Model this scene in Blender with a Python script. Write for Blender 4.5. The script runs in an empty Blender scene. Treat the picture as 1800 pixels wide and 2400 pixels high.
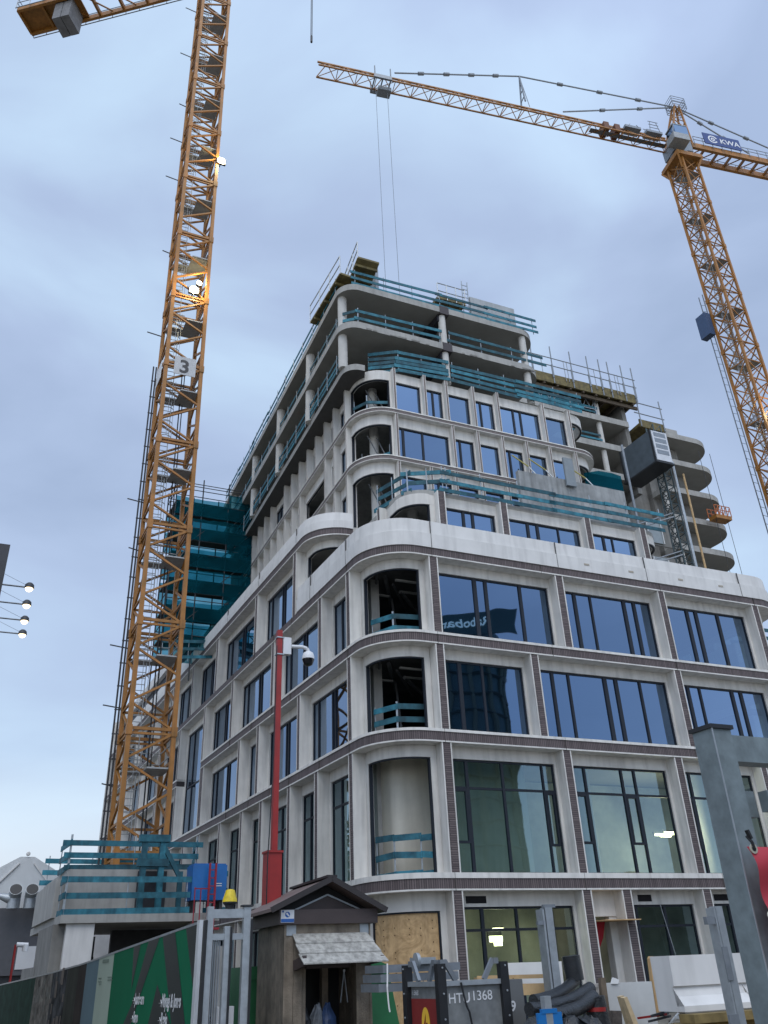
import bpy, math, random
from mathutils import Vector as V, Matrix
random.seed(7)
rad = math.radians
sc = bpy.context.scene
col = sc.collection

# ------------------------------------------------------------------ camera
F_PX = 1938.74
pitch, roll = rad(28.9723), rad(-2.4038)
fw = V((0, math.cos(pitch), math.sin(pitch)))
rt0 = V((1, 0, 0)); up0 = rt0.cross(fw)
rt = rt0*math.cos(roll) + up0*math.sin(roll)
up = -rt0*math.sin(roll) + up0*math.cos(roll)
EYE = V((0, 0, 1.6))
cd = bpy.data.cameras.new('camera'); cam = bpy.data.objects.new('camera', cd); col.objects.link(cam)
cd.sensor_fit = 'VERTICAL'; cd.sensor_height = 24; cd.lens = F_PX/2400*24
cd.clip_end = 3000; cd.clip_start = 0.05
cam.matrix_world = Matrix(((rt.x, up.x, -fw.x, 0), (rt.y, up.y, -fw.y, 0), (rt.z, up.z, -fw.z, 1.6), (0, 0, 0, 1)))
sc.camera = cam
vs = sc.view_settings
vs.view_transform = 'Standard'; vs.look = 'None'; vs.gamma = 1; vs.exposure = 0.0
sc.cycles.use_denoising = True

# ------------------------------------------------------------------ sky and sun
SUN_EL, SUN_AZ = rad(58), rad(176)       # high behind the camera
w = bpy.data.worlds.new('World'); sc.world = w; w.use_nodes = True
nt = w.node_tree; nt.nodes.clear()
def N(t, **k):
    n = nt.nodes.new(t)
    for a, b in k.items(): setattr(n, a, b)
    return n
out = N('ShaderNodeOutputWorld'); bg = N('ShaderNodeBackground')
sky = N('ShaderNodeTexSky', sky_type='NISHITA', sun_disc=False)
sky.sun_elevation = SUN_EL; sky.sun_rotation = SUN_AZ; sky.air_density = 1.5; sky.dust_density = 2.5
bgs = N('ShaderNodeBackground'); bgs.inputs[1].default_value = 0.05*.6
nt.links.new(sky.outputs[0], bgs.inputs[0])
tc = N('ShaderNodeTexCoord')
mp = N('ShaderNodeMapping'); mp.inputs['Scale'].default_value = (1.0, 1.0, 2.1); mp.inputs['Location'].default_value = (0.35, 0.1, 0.4)
nt.links.new(tc.outputs['Generated'], mp.inputs[0])
n1 = N('ShaderNodeTexNoise'); n1.inputs['Scale'].default_value = 2.3; n1.inputs['Detail'].default_value = 6; n1.inputs['Roughness'].default_value = .45; n1.inputs['Distortion'].default_value = .35
nt.links.new(mp.outputs[0], n1.inputs[0])
cr = N('ShaderNodeValToRGB'); e = cr.color_ramp.elements
e[0].position = .36; e[0].color = (.300, .378, .540, 1)
e[1].position = .72; e[1].color = (.510, .665, .830, 1)
m = cr.color_ramp.elements.new(.5); m.color = (.375, .464, .645, 1)
nt.links.new(n1.outputs[0], cr.inputs[0])
# paler towards the horizon, brighter overcast behind the viewer and overhead
sx = N('ShaderNodeSeparateXYZ'); nt.links.new(tc.outputs['Generated'], sx.inputs[0])
mr = N('ShaderNodeMapRange'); mr.inputs[1].default_value = 0.0; mr.inputs[2].default_value = .22; mr.inputs[3].default_value = 1; mr.inputs[4].default_value = 0
nt.links.new(sx.outputs[2], mr.inputs[0])
mx = N('ShaderNodeMixRGB'); mx.inputs[2].default_value = (.74, .78, .83, 1)
nt.links.new(mr.outputs[0], mx.inputs[0]); nt.links.new(cr.outputs[0], mx.inputs[1])
dt = N('ShaderNodeVectorMath', operation='DOT_PRODUCT'); dt.inputs[1].default_value = (.40, -.78, .48)
nt.links.new(tc.outputs['Generated'], dt.inputs[0])
mr2 = N('ShaderNodeMapRange'); mr2.inputs[1].default_value = -.1; mr2.inputs[2].default_value = 1; mr2.inputs[3].default_value = 1.07; mr2.inputs[4].default_value = 1.95
nt.links.new(dt.outputs['Value'], mr2.inputs[0])
bg.inputs[0].default_value = (1, 1, 1, 1)
nt.links.new(mx.outputs[0], bg.inputs[0]); nt.links.new(mr2.outputs[0], bg.inputs[1])
add = N('ShaderNodeAddShader'); nt.links.new(bg.outputs[0], add.inputs[0]); nt.links.new(bgs.outputs[0], add.inputs[1])
nt.links.new(add.outputs[0], out.inputs[0])

sd = bpy.data.lights.new('sun', 'SUN'); sd.energy = 1.1; sd.angle = rad(40); sd.color = (1, .97, .93)
so = bpy.data.objects.new('sun', sd); col.objects.link(so)
sdir = V((math.sin(SUN_AZ)*math.cos(SUN_EL), math.cos(SUN_AZ)*math.cos(SUN_EL), math.sin(SUN_EL)))
so.rotation_euler = sdir.to_track_quat('Z', 'Y').to_euler()

# ------------------------------------------------------------------ frames of the place
yR, yL = rad(23.8051), rad(117.7985)
dR = V((math.cos(yR), math.sin(yR), 0)); dL = V((math.cos(yL), math.sin(yL), 0))
nR = V((math.sin(yR), -math.cos(yR), 0)); nL = V((-math.sin(yL), math.cos(yL), 0))
UP = V((0, 0, 1))
O = V((-0.43425788, 28.04336291, 0))
def W(u, v, z=0): return O + dR*u + dL*v + UP*z
def ray(px, py):
    return rt*((px-900)/F_PX) + up*(-(py-1200)/F_PX) + fw
def at(px, py, Y):
    d = ray(px, py); return EYE + d*(Y/d.y)
def atz(px, py, z):
    d = ray(px, py); return EYE + d*((z-1.6)/d.z)

# ------------------------------------------------------------------ materials
MATS = {}
def M(name, c, rough=.6, metal=0., var=.10, scale=2.5, bump=0., c2=None, stain=0., rand=0., spec=.5, detail=5):
    if name in MATS: return MATS[name]
    m = bpy.data.materials.new(name); m.use_nodes = True; MATS[name] = m
    t = m.node_tree; b = t.nodes['Principled BSDF']
    b.inputs['Roughness'].default_value = rough; b.inputs['Metallic'].default_value = metal
    b.inputs['Specular IOR Level'].default_value = spec
    tc = t.nodes.new('ShaderNodeTexCoord'); no = t.nodes.new('ShaderNodeTexNoise')
    no.inputs['Scale'].default_value = scale; no.inputs['Detail'].default_value = detail; no.inputs['Roughness'].default_value = .6
    t.links.new(tc.outputs['Object'], no.inputs[0])
    rp = t.nodes.new('ShaderNodeValToRGB'); rp.color_ramp.elements[0].position = .32; rp.color_ramp.elements[1].position = .70
    a = tuple(min(1, x*(1-var)) for x in c)+(1,); d = tuple(min(1, x*(1+var)) for x in (c2 or c))+(1,)
    rp.color_ramp.elements[0].color = a; rp.color_ramp.elements[1].color = d
    t.links.new(no.outputs[0], rp.inputs[0]); last = rp.outputs[0]
    if stain:
        mp = t.nodes.new('ShaderNodeMapping'); mp.inputs['Scale'].default_value = (3.5, 3.5, .35)
        t.links.new(tc.outputs['Object'], mp.inputs[0])
        n2 = t.nodes.new('ShaderNodeTexNoise'); n2.inputs['Scale'].default_value = 1.3; n2.inputs['Detail'].default_value = 6
        t.links.new(mp.outputs[0], n2.inputs[0])
        r2 = t.nodes.new('ShaderNodeMapRange'); r2.inputs[1].default_value = .45; r2.inputs[2].default_value = .75; r2.inputs[3].default_value = 1; r2.inputs[4].default_value = 1-stain
        t.links.new(n2.outputs[0], r2.inputs[0])
        mu = t.nodes.new('ShaderNodeMixRGB'); mu.blend_type = 'MULTIPLY'; mu.inputs[0].default_value = 1
        t.links.new(last, mu.inputs[1]); t.links.new(r2.outputs[0], mu.inputs[2]); last = mu.outputs[0]
    if rand:
        oi = t.nodes.new('ShaderNodeObjectInfo'); r3 = t.nodes.new('ShaderNodeMapRange'); r3.inputs[3].default_value = 1-rand; r3.inputs[4].default_value = 1+rand
        t.links.new(oi.outputs['Random'], r3.inputs[0])
        mu = t.nodes.new('ShaderNodeMixRGB'); mu.blend_type = 'MULTIPLY'; mu.inputs[0].default_value = 1
        t.links.new(last, mu.inputs[1]); t.links.new(r3.outputs[0], mu.inputs[2]); last = mu.outputs[0]
    t.links.new(last, b.inputs['Base Color'])
    if bump:
        bp = t.nodes.new('ShaderNodeBump'); bp.inputs['Strength'].default_value = bump; bp.inputs['Distance'].default_value = .02
        n4 = t.nodes.new('ShaderNodeTexNoise'); n4.inputs['Scale'].default_value = scale*8; n4.inputs['Detail'].default_value = 4
        t.links.new(tc.outputs['Object'], n4.inputs[0]); t.links.new(n4.outputs[0], bp.inputs['Height']); t.links.new(bp.outputs[0], b.inputs['Normal'])
    return m
def bricks(name, bw, bh, c1, c2, mort, ms, offset=0.):
    m = M(name, c1, .7, var=0); t = m.node_tree; b = t.nodes['Principled BSDF']
    uv = t.nodes.new('ShaderNodeTexCoord'); br = t.nodes.new('ShaderNodeTexBrick')
    br.offset = offset; br.inputs['Scale'].default_value = 1; br.inputs['Brick Width'].default_value = bw; br.inputs['Row Height'].default_value = bh
    br.inputs['Mortar Size'].default_value = ms; br.inputs['Bias'].default_value = 0; br.inputs['Mortar Smooth'].default_value = .1
    br.inputs['Color1'].default_value = c1+(1,); br.inputs['Color2'].default_value = c2+(1,); br.inputs['Mortar'].default_value = mort+(1,)
    t.links.new(uv.outputs['UV'], br.inputs[0]); t.links.new(br.outputs[0], b.inputs['Base Color'])
    bp = t.nodes.new('ShaderNodeBump'); bp.invert = True; bp.inputs['Strength'].default_value = .8; bp.inputs['Distance'].default_value = .01
    t.links.new(br.outputs['Fac'], bp.inputs['Height']); t.links.new(bp.outputs[0], b.inputs['Normal'])
    return m
def emit(name, c, s):
    m = bpy.data.materials.new(name); m.use_nodes = True; MATS[name] = m
    b = m.node_tree.nodes['Principled BSDF']; b.inputs['Base Color'].default_value = c+(1,)
    b.inputs['Emission Color'].default_value = c+(1,); b.inputs['Emission Strength'].default_value = s; return m
def glass(name, dark, tn, te, trans, tcol):
    m = bpy.data.materials.new(name); m.use_nodes = True; MATS[name] = m; t = m.node_tree; t.nodes.clear()
    o = t.nodes.new('ShaderNodeOutputMaterial')
    df = t.nodes.new('ShaderNodeBsdfDiffuse'); df.inputs[0].default_value = dark+(1,)
    tr = t.nodes.new('ShaderNodeBsdfTransparent'); tr.inputs[0].default_value = tcol+(1,)
    m1 = t.nodes.new('ShaderNodeMixShader'); m1.inputs[0].default_value = trans
    t.links.new(df.outputs[0], m1.inputs[1]); t.links.new(tr.outputs[0], m1.inputs[2])
    gl = t.nodes.new('ShaderNodeBsdfGlossy'); gl.inputs['Roughness'].default_value = .015
    lw = t.nodes.new('ShaderNodeLayerWeight'); lw.inputs[0].default_value = .32
    mc = t.nodes.new('ShaderNodeMixRGB'); mc.inputs[1].default_value = tn+(1,); mc.inputs[2].default_value = te+(1,)
    oi = t.nodes.new('ShaderNodeObjectInfo'); r3 = t.nodes.new('ShaderNodeMapRange'); r3.inputs[3].default_value = .82; r3.inputs[4].default_value = 1.2
    mu = t.nodes.new('ShaderNodeMixRGB'); mu.blend_type = 'MULTIPLY'; mu.inputs[0].default_value = 1
    t.links.new(oi.outputs['Random'], r3.inputs[0]); t.links.new(mc.outputs[0], mu.inputs[1]); t.links.new(r3.outputs[0], mu.inputs[2])
    t.links.new(lw.outputs['Facing'], mc.inputs[0]); t.links.new(mu.outputs[0], gl.inputs[0])
    # panes are never perfectly flat
    tc = t.nodes.new('ShaderNodeTexCoord'); no = t.nodes.new('ShaderNodeTexNoise'); no.inputs['Scale'].default_value = .55; no.inputs['Detail'].default_value = 1
    bp = t.nodes.new('ShaderNodeBump'); bp.inputs['Strength'].default_value = .15; bp.inputs['Distance'].default_value = .045
    t.links.new(tc.outputs['Object'], no.inputs[0]); t.links.new(no.outputs[0], bp.inputs['Height']); t.links.new(bp.outputs[0], gl.inputs['Normal'])
    ad = t.nodes.new('ShaderNodeAddShader'); t.links.new(m1.outputs[0], ad.inputs[0]); t.links.new(gl.outputs[0], ad.inputs[1])
    t.links.new(ad.outputs[0], o.inputs[0]); return m
white = M('precast_white', (.635, .615, .575), .8, var=.09, scale=1.1, stain=.24, bump=.14, rand=.035, detail=9)
white2 = M('precast_smooth', (.63, .62, .60), .75, var=.07, scale=.9, stain=.16, rand=.03, detail=9)
soldier = bricks('brick_soldier', .078, 3.0, (.085, .064, .064), (.135, .105, .104), (.022, .018, .018), .009)
stack = bricks('brick_stack', .9, .072, (.088, .066, .066), (.138, .108, .105), (.022, .018, .018), .008, .5)
soldier_s = bricks('brick_soldier_small', .06, .09, (.11, .082, .08), (.17, .13, .125), (.22, .20, .19), .008)
stack_s = bricks('brick_stack_small', .10, .055, (.11, .078, .074), (.17, .125, .115), (.24, .22, .20), .008, .5)
frame_m = M('window_frame_dark', (.010, .014, .022), .5, var=.1, spec=.3)
pane_m = glass('pane_blue', (.004, .008, .014), (.036, .084, .165), (.60, .72, .86), .35, (.10, .16, .18))
pane_g = glass('pane_teal', (.004, .010, .012), (.032, .062, .078), (.46, .57, .64), .85, (.50, .62, .60))
concrete = M('concrete', (.33, .325, .305), .85, var=.14, scale=1.3, stain=.22, bump=.15)
concrete_d = M('concrete_dark', (.20, .195, .18), .9, var=.2, scale=1.1, stain=.3, bump=.2)
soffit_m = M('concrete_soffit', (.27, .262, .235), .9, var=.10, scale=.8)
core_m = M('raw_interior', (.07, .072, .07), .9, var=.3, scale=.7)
teal = M('teal_board', (.004, .095, .142), .7, var=.40, scale=2.6, rand=.45, stain=.4, c2=(.02, .125, .165))
galv = M('galvanised', (.36, .39, .41), .45, .55, var=.14, scale=9, rand=.05)
steel = M('steel_grey', (.22, .24, .26), .5, .5, var=.15, scale=6)
dark = M('dark_metal', (.035, .037, .042), .55, .2, var=.2, scale=5)
black = M('black_rubber', (.010, .011, .013), .5, var=.3, scale=6)
orange = M('crane_orange', (.31, .138, .018), .55, var=.22, scale=1.6, stain=.35, c2=(.31, .125, .02))
red = M('red_paint', (.27, .012, .010), .5, var=.15, scale=4)
wood = M('weathered_wood', (.20, .165, .125), .85, var=.30, scale=6, stain=.45, bump=.4)
shingle = M('grey_shingle', (.36, .35, .32), .9, var=.35, scale=14, stain=.2, bump=.5)
pine = M('pine', (.50, .34, .17), .75, var=.18, scale=4, stain=.25)
yellowply = M('yellow_form_ply', (.135, .105, .035), .7, var=.45, scale=3, stain=.3)
brown = M('brown_sheet', (.050, .036, .034), .55, var=.15, scale=3)
brown_roof = M('brown_roof_sheet', (.135, .095, .085), .6, var=.12, scale=4)
boardw = M('white_board', (.72, .72, .70), .6, var=.05, scale=3, stain=.08)

# ------------------------------------------------------------------ mesh builder
class Fr:                                   # a facade frame: t along, n outwards, z up
    def __init__(s, o, t, n): s.o, s.t, s.n = V(o), V(t), V(n)
    def p(s, t, d, z): return s.o + s.t*t + s.n*d + UP*z
class MB:
    def __init__(s): s.v = []; s.f = []; s.m = []; s.uv = []
    def face(s, idx, mi, uv=None):
        s.f.append(idx); s.m.append(mi); s.uv.append(uv or [(0, 0)]*len(idx))
    def poly(s, pts, mi=0, uv=None):
        b = len(s.v); s.v += [tuple(p) for p in pts]; s.face(list(range(b, b+len(pts))), mi, uv)
    def box8(s, o, a, b, c, mi=0):          # corner o, edges a, b (horizontal), c (up)
        o, a, b, c = V(o), V(a), V(b), V(c); k = len(s.v)
        P = [o, o+a, o+a+b, o+b]; P += [p+c for p in P]; s.v += [tuple(p) for p in P]
        la, lb, lc = a.length, b.length, c.length
        ua, ub, z0 = o.dot(a)/max(la, 1e-6), o.dot(b)/max(lb, 1e-6), o.z
        for f, u0, l in (((0, 1, 5, 4), ua, la), ((1, 2, 6, 5), ub, lb), ((2, 3, 7, 6), ua, la), ((3, 0, 4, 7), ub, lb)):
            s.face([k+i for i in f], mi, [(u0, z0), (u0+l, z0), (u0+l, z0+lc), (u0, z0+lc)])
        for f in ((3, 2, 1, 0), (4, 5, 6, 7)):
            s.face([k+i for i in f], mi, [(0, 0), (la, 0), (la, lb), (0, lb)])
    def fb(s, fr, t0, t1, d0, d1, z0, z1, mi=0):
        s.box8(fr.p(t0, d0, z0), fr.t*(t1-t0), fr.n*(d1-d0), UP*(z1-z0), mi)
    def bar(s, p, q, w=.1, h=None, mi=0, ref=None):
        p, q = V(p), V(q); d = q-p
        if d.length < 1e-6: return
        h = h or w; r = ref or (UP if abs(d.normalized().z) < .95 else dR)
        a = d.cross(r); a.normalize(); b = a.cross(d); b.normalize()
        s.box8(p-a*w/2-b*h/2, d, a*w, b*h, mi)
    def tube(s, p, q, r, mi=0, n=8, r2=None, cap=True):
        p, q = V(p), V(q); d = (q-p); a = d.cross(UP if abs(d.normalized().z) < .95 else V((1, 0, 0))); a.normalize(); b = d.cross(a); b.normalize()
        r2 = r if r2 is None else r2; k = len(s.v)
        for c, rr in ((p, r), (q, r2)):
            for i in range(n):
                an = 2*math.pi*i/n; s.v.append(tuple(c + a*(rr*math.cos(an)) + b*(rr*math.sin(an))))
        for i in range(n): s.face([k+i, k+(i+1) % n, k+n+(i+1) % n, k+n+i], mi)
        if cap: s.face([k+i for i in range(n)][::-1], mi); s.face([k+n+i for i in range(n)], mi)
    def chain(s, pts, r, mi=0, n=8):
        for a, b in zip(pts[:-1], pts[1:]): s.tube(a, b, r, mi, n)
    def lathe(s, c, prof, mi=0, n=20, ax=UP):
        ax = V(ax).normalized(); a = ax.cross(V((.3, .9, .1))); a.normalize(); b = ax.cross(a); k = len(s.v); c = V(c)
        for r, z in prof:
            for i in range(n):
                an = 2*math.pi*i/n; s.v.append(tuple(c + ax*z + a*(r*math.cos(an)) + b*(r*math.sin(an))))
        for j in range(len(prof)-1):
            for i in range(n): s.face([k+j*n+i, k+j*n+(i+1) % n, k+(j+1)*n+(i+1) % n, k+(j+1)*n+i], mi)
        s.face([k+i for i in range(n)][::-1], mi); s.face([k+(len(prof)-1)*n+i for i in range(n)], mi)
    def sweep(s, path, prof, mis, cap=True):  # path of (x, y); profile of (d outwards, z), closed
        n = len(path); nor = []
        for i in range(n):
            a = path[max(i-1, 0)]; b = path[i]; c = path[min(i+1, n-1)]
            t1 = (b-a) if i > 0 else (c-b); t2 = (c-b) if i < n-1 else (b-a); t1.normalize(); t2.normalize()
            n1 = V((t1.y, -t1.x, 0)); n2 = V((t2.y, -t2.x, 0)); mm = n1+n2; mm.normalize()
            nor.append(mm/max(.3, mm.dot(n1)))
        L = [0.]
        for i in range(1, n): L.append(L[-1]+(path[i]-path[i-1]).length)
        k = len(s.v); q = len(prof)
        for i in range(n):
            for d, z in prof: s.v.append(tuple(path[i]+nor[i]*d+UP*z))
        for i in range(n-1):
            for j in range(q):
                j2 = (j+1) % q
                s.face([k+i*q+j, k+(i+1)*q+j, k+(i+1)*q+j2, k+i*q+j2], mis[j] if isinstance(mis, (list, tuple)) else mis,
                       [(L[i], prof[j][1]), (L[i+1], prof[j][1]), (L[i+1], prof[j2][1]), (L[i], prof[j2][1])])
        if cap:
            m0 = mis[0] if isinstance(mis, (list, tuple)) else mis
            s.face([k+j for j in range(q)][::-1], m0); s.face([k+(n-1)*q+j for j in range(q)], m0)
    def prism(s, pts, z0, z1, mi=0, mtop=None, mbot=None):
        k = len(s.v); n = len(pts)
        for z in (z0, z1): s.v += [(p[0], p[1], z) for p in pts]
        for i in range(n): s.face([k+i, k+(i+1) % n, k+n+(i+1) % n, k+n+i], mi)
        s.face([k+i for i in range(n)][::-1], mi if mbot is None else mbot); s.face([k+n+i for i in range(n)], mi if mtop is None else mtop)
    def text(s, txt, o, ax, ay, size, mi=0, th=.004, bold=.0, spacing=1.):
        cu = bpy.data.curves.new('t', 'FONT'); cu.body = txt; cu.size = size; cu.offset = bold; cu.extrude = th/2; cu.space_character = spacing
        ob = bpy.data.objects.new('t', cu); col.objects.link(ob)
        me = bpy.data.meshes.new_from_object(ob.evaluated_get(bpy.context.evaluated_depsgraph_get()))
        az = ax.cross(ay); k = len(s.v)
        s.v += [tuple(V(o)+ax*v.co.x+ay*v.co.y+az*(v.co.z+th/2)) for v in me.vertices]
        for p in me.polygons: s.face([k+i for i in p.vertices], mi)
        bpy.data.objects.remove(ob); bpy.data.curves.remove(cu); bpy.data.meshes.remove(me)
    def build(s, name, mats, parent=None, smooth=False):
        me = bpy.data.meshes.new(name); me.from_pydata(s.v, [], s.f)
        for m in (mats if isinstance(mats, (list, tuple)) else [mats]): me.materials.append(m)
        me.polygons.foreach_set('material_index', s.m)
        uvl = me.uv_layers.new(name='UVMap'); flat = [c for f in s.uv for uv in f for c in uv]
        uvl.data.foreach_set('uv', flat)
        if smooth:
            me.polygons.foreach_set('use_smooth', [True]*len(s.f)); me.set_sharp_from_angle(angle=rad(38))
        me.update()
        o = bpy.data.objects.new(name, me); col.objects.link(o)
        if parent is not None:
            o.parent = parent
            if parent.parent is None: o.location = -parent.location
        return o
def tag(o, label, cat, group=None):
    o['label'] = label; o['category'] = cat
    if group: o['group'] = group
    return o
def thing(name, label, cat, loc=(0, 0, 0), group=None):
    o = bpy.data.objects.new(name, None); col.objects.link(o); o.location = loc; o.empty_display_size = .2
    return tag(o, label, cat, group)
def struct(o): o['kind'] = 'structure'; return o
def fillet(pts, R, seg=14):                  # corner points and a radius each
    outp = []
    for i, p in enumerate(pts):
        if i in (0, len(pts)-1) or R[i] <= 0: outp.append(V((p.x, p.y, 0))); continue
        a = (pts[i-1]-p); b = (pts[i+1]-p); a.z = b.z = 0; a.normalize(); b.normalize()
        th = a.angle(b); t = R[i]/math.tan(th/2); bis = (a+b); bis.normalize(); c = p+bis*(R[i]/math.sin(th/2))
        s = p+a*t-c; e = p+b*t-c; s.z = e.z = 0
        cr = s.x*e.y-s.y*e.x; tot = math.acos(max(-1, min(1, s.normalized().dot(e.normalized()))))*(1 if cr > 0 else -1)
        for k in range(seg+1):
            an = tot*k/seg; q = V((s.x*math.cos(an)-s.y*math.sin(an), s.x*math.sin(an)+s.y*math.cos(an), 0))
            outp.append(V((c.x+q.x, c.y+q.y, 0)))
    return outp
# ------------------------------------------------------------------ ground
mb = MB()
g = 24
xs = [-220+440*i/g for i in range(g+1)]; ys = [-160+460*i/g for i in range(g+1)]
def gz(x, y): return -max(0, min(2.2, (-7-x)*.10)) if y > 2 else 0
for i in range(g):
    for j in range(g):
        mb.poly([(x, y, gz(x, y)) for x, y in ((xs[i], ys[j]), (xs[i+1], ys[j]), (xs[i+1], ys[j+1]), (xs[i], ys[j+1]))])
struct(mb.build('ground', M('muddy_gravel', (.15, .135, .11), .95, var=.4, scale=1.2, stain=.3, bump=.6)))
mb = MB(); mb.box8(W(-3, -12, -.3), dR*36, dL*-14, UP*.304)
struct(mb.build('pavement', M('concrete_paving', (.26, .255, .24), .9, var=.15, scale=2, bump=.2)))

# ------------------------------------------------------------------ the building
B = thing('unfinished_building', 'large stepped building with white precast frames, brick bands and a bare concrete top', 'building', O)
FR = Fr(O, dR, nR); FL = Fr(O, dL, nL)
A_, B_, C_, D_, E_ = 3.75, 8.45, 12.05, 15.62, 19.2
def offp(path, d):
    mbt = []
    n = len(path)
    for i in range(n):
        a = path[max(i-1, 0)]; b = path[i]; c = path[min(i+1, n-1)]
        t1 = (b-a) if i > 0 else (c-b); t2 = (c-b) if i < n-1 else (b-a); t1 = t1.normalized(); t2 = t2.normalized()
        mm = V((t1.y+t2.y, -t1.x-t2.x, 0)); mm.normalize(); mbt.append(b+mm*(d/max(.3, mm.dot(V((t1.y, -t1.x, 0))))))
    return mbt
PT1 = fillet([W(0, 55), W(0, 0), W(21.0, 0), W(21.0, 22)], [0, 2.0, 1.65, 0])
PFRONT = fillet([W(0, 7.95), W(0, 0), W(21.0, 0), W(21.0, 22)], [0, 2.0, 1.65, 0])
PLW = fillet([W(0, 55), W(0, 5.85), W(1.85, 5.85)], [0, 1.75, 0])
PT2 = fillet([W(1.8, 5.8), W(1.8, .87), W(16.0, .87), W(16.0, 9)], [0, 1.65, 1.4, 0])
PT3 = fillet([W(1.45+.0533*50, 50), W(1.68, 4.31), W(16.1, 4.31), W(16.1, 12)], [0, 1.75, 1.6, 0])
PS = fillet([W(.57+.0558*30, 30), W(.80, 4.28), W(12.95, 4.28), W(12.95, 10)], [0, 1.0, 1.25, 0])
def band(path, z, hb, hs, mats, depth=.72, name='brick_band', lip=.05, rp=True):
    mb = MB()
    mb.sweep(path, [(.02, z), (.02, z+lip), (-depth, z+lip), (-depth, z)], 0)
    mb.sweep(path, [(0, z+lip+.002), (0, z+hb), (-depth+.02, z+hb), (-depth+.02, z+lip+.002)], 1)
    if hs: mb.sweep(path, [(.03, z+hb+.002), (.025, z+hb+hs), (-depth, z+hb+hs+.02), (-depth, z+hb+.002)], 0)
    if hb > .3 and len(path) > 20:
        jl_ = M('joint_line', (.07, .065, .06), .9)
        for u in (2.42, 7.4, 13.48, 18.84): j = MB(); j.fb(FR, u, u+.011, -.02, .032, z-.002, z+hb+hs); j.build('band_joint', [jl_], B)
        for v in (2.5, 5.3, 8.6, 11.0, 13.9, 17.4): j = MB(); j.fb(FL, v, v+.011, -.02, .032, z-.002, z+hb+hs); j.build('band_joint', [jl_], B)
    return mb.build(name, mats, B, smooth=True)
band(PT1, A_, .36, .17, [white, soldier]); band(PT1, B_, .36, .10, [white, soldier]); band(fillet([W(0, 22.9), W(0, 0), W(21.0, 0), W(21.0, 22)], [0, 2.0, 1.65, 0]), C_, .36, .10, [white, soldier]); band([W(0, 55), W(0, 28.35)], C_, .36, .10, [white, soldier]); band(PT1, D_, .36, 0, [white, soldier])
band(PLW, E_, .36, 0, [white, soldier])
def parapet(path, z0, z1, zg):
    mb = MB(); mb.sweep(path, [(.04, z0+.002), (.05, zg-.03), (.0, zg), (-.02, z1), (-.32, z1), (-.32, z0+.002)], 0)
    o = mb.build('parapet', [white2], B, smooth=True)
    # open joints between the cast lengths
    return o
parapet(PFRONT, D_+.36, 17.17, 16.62); parapet(PLW, E_+.36, 20.38, 19.98)
js_ = M('joint_grey', (.10, .10, .10), .9); vb_ = M('vent_beige', (.36, .32, .26), .7)  # parapet joints in plain dark grey, vents in beige
for fr_, tt, z0, z1 in ((FR, (2.42, 8.25, 12.85, 18.2), 16.0, 17.15), (FL, (2.5, 6.3), 16.0, 17.15), (FL, (8.1, 13.5, 19, 25), 19.6, 20.36)):
    for u in tt: mb = MB(); mb.fb(fr_, u, u+.022, .0, .056, z0, z1); mb.build('parapet_joint', [js_], B)
for u in (9.6, 11.9, 14.6, 16.9): mb = MB(); mb.fb(FR, u, u+.26, .0, .062, 16.28, 16.36); mb.build('parapet_vent', [vb_], B)

npier = [0]
def pier(fr, t0, t1, z0, z1, d=.7, mats=(white, stack), e=.045):
    mb = MB()
    mb.fb(fr, t0, t0+e, -d, 0, z0, z1, 0); mb.fb(fr, t1-e, t1, -d, 0, z0, z1, 0)
    mb.fb(fr, t0+e, t1-e, -d, -.012, z0, z1, 1)
    return mb.build('brick_pier', list(mats), B)
walls = {}
def bay(key, fr, t0, t1, zb, zt, zl, mull=(), trans=None, rd=.5, gm=None, jw=.1, sash=(), openb=False, half=.035):
    wm = walls.setdefault(key, MB())
    wm.fb(fr, t0-.01, t1+.01, -rd-.2, -rd, zt, zl+.03)
    for a, b in ((t0-.01, t0+jw), (t1-jw, t1+.01)): wm.fb(fr, a, b, -rd-.2, -rd-.004, zb-.03, zt+.02)
    a, b = t0+jw, t1-jw; f = MB(); d0, d1 = -rd-.15, -rd-.07
    if openb:
        for x in (a, b-.05): f.fb(fr, x, x+.05, d0, d1, zb-.02, zt)
        f.fb(fr, a+.05, b-.05, d0, d1, zt-.05, zt); return f.build('window', [frame_m], B)
    for x in (a, b-.06): f.fb(fr, x, x+.06, d0, d1, zb-.02, zt+.01)
    f.fb(fr, a+.06, b-.06, d0, d1, zt-.07, zt+.01); f.fb(fr, a+.06, b-.06, d0, d1, zb-.02, zb+.07)
    for mm in mull:
        m0, m1 = mm if isinstance(mm, tuple) else (mm-half, mm+half)
        f.fb(fr, m0, m1, d0-.01, d1+.01, zb+.07, zt-.07)
    if trans: f.fb(fr, a+.06, b-.06, d0+.004, d1-.004, trans-.04, trans+.04)
    for s0, s1, y0, y1 in sash:                 # opening lights with their own heavier frame
        for x in (s0, s1-.07): f.fb(fr, x, x+.07, d0, d1+.02, y0, y1)
        f.fb(fr, s0+.07, s1-.07, d0, d1+.02, y1-.08, y1); f.fb(fr, s0+.07, s1-.07, d0, d1+.02, y0, y0+.08)
    wo = f.build('window', [frame_m], B)
    p = MB(); z = -rd-.11
    p.poly([fr.p(a+.03, z, zb), fr.p(b-.03, z, zb), fr.p(b-.03, z, zt), fr.p(a+.03, z, zt)])
    p.build('pane', [gm or pane_m], wo)
    return wo
def auto(a, b):
    wd = b-a
    if wd < 1.0: return ()
    if wd < 1.9: return (a+wd*.42,)
    return ((a+wd*.26, a+wd*.26+.12), (a+wd*.38, a+wd*.38+.11), a+wd*.72)

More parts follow.
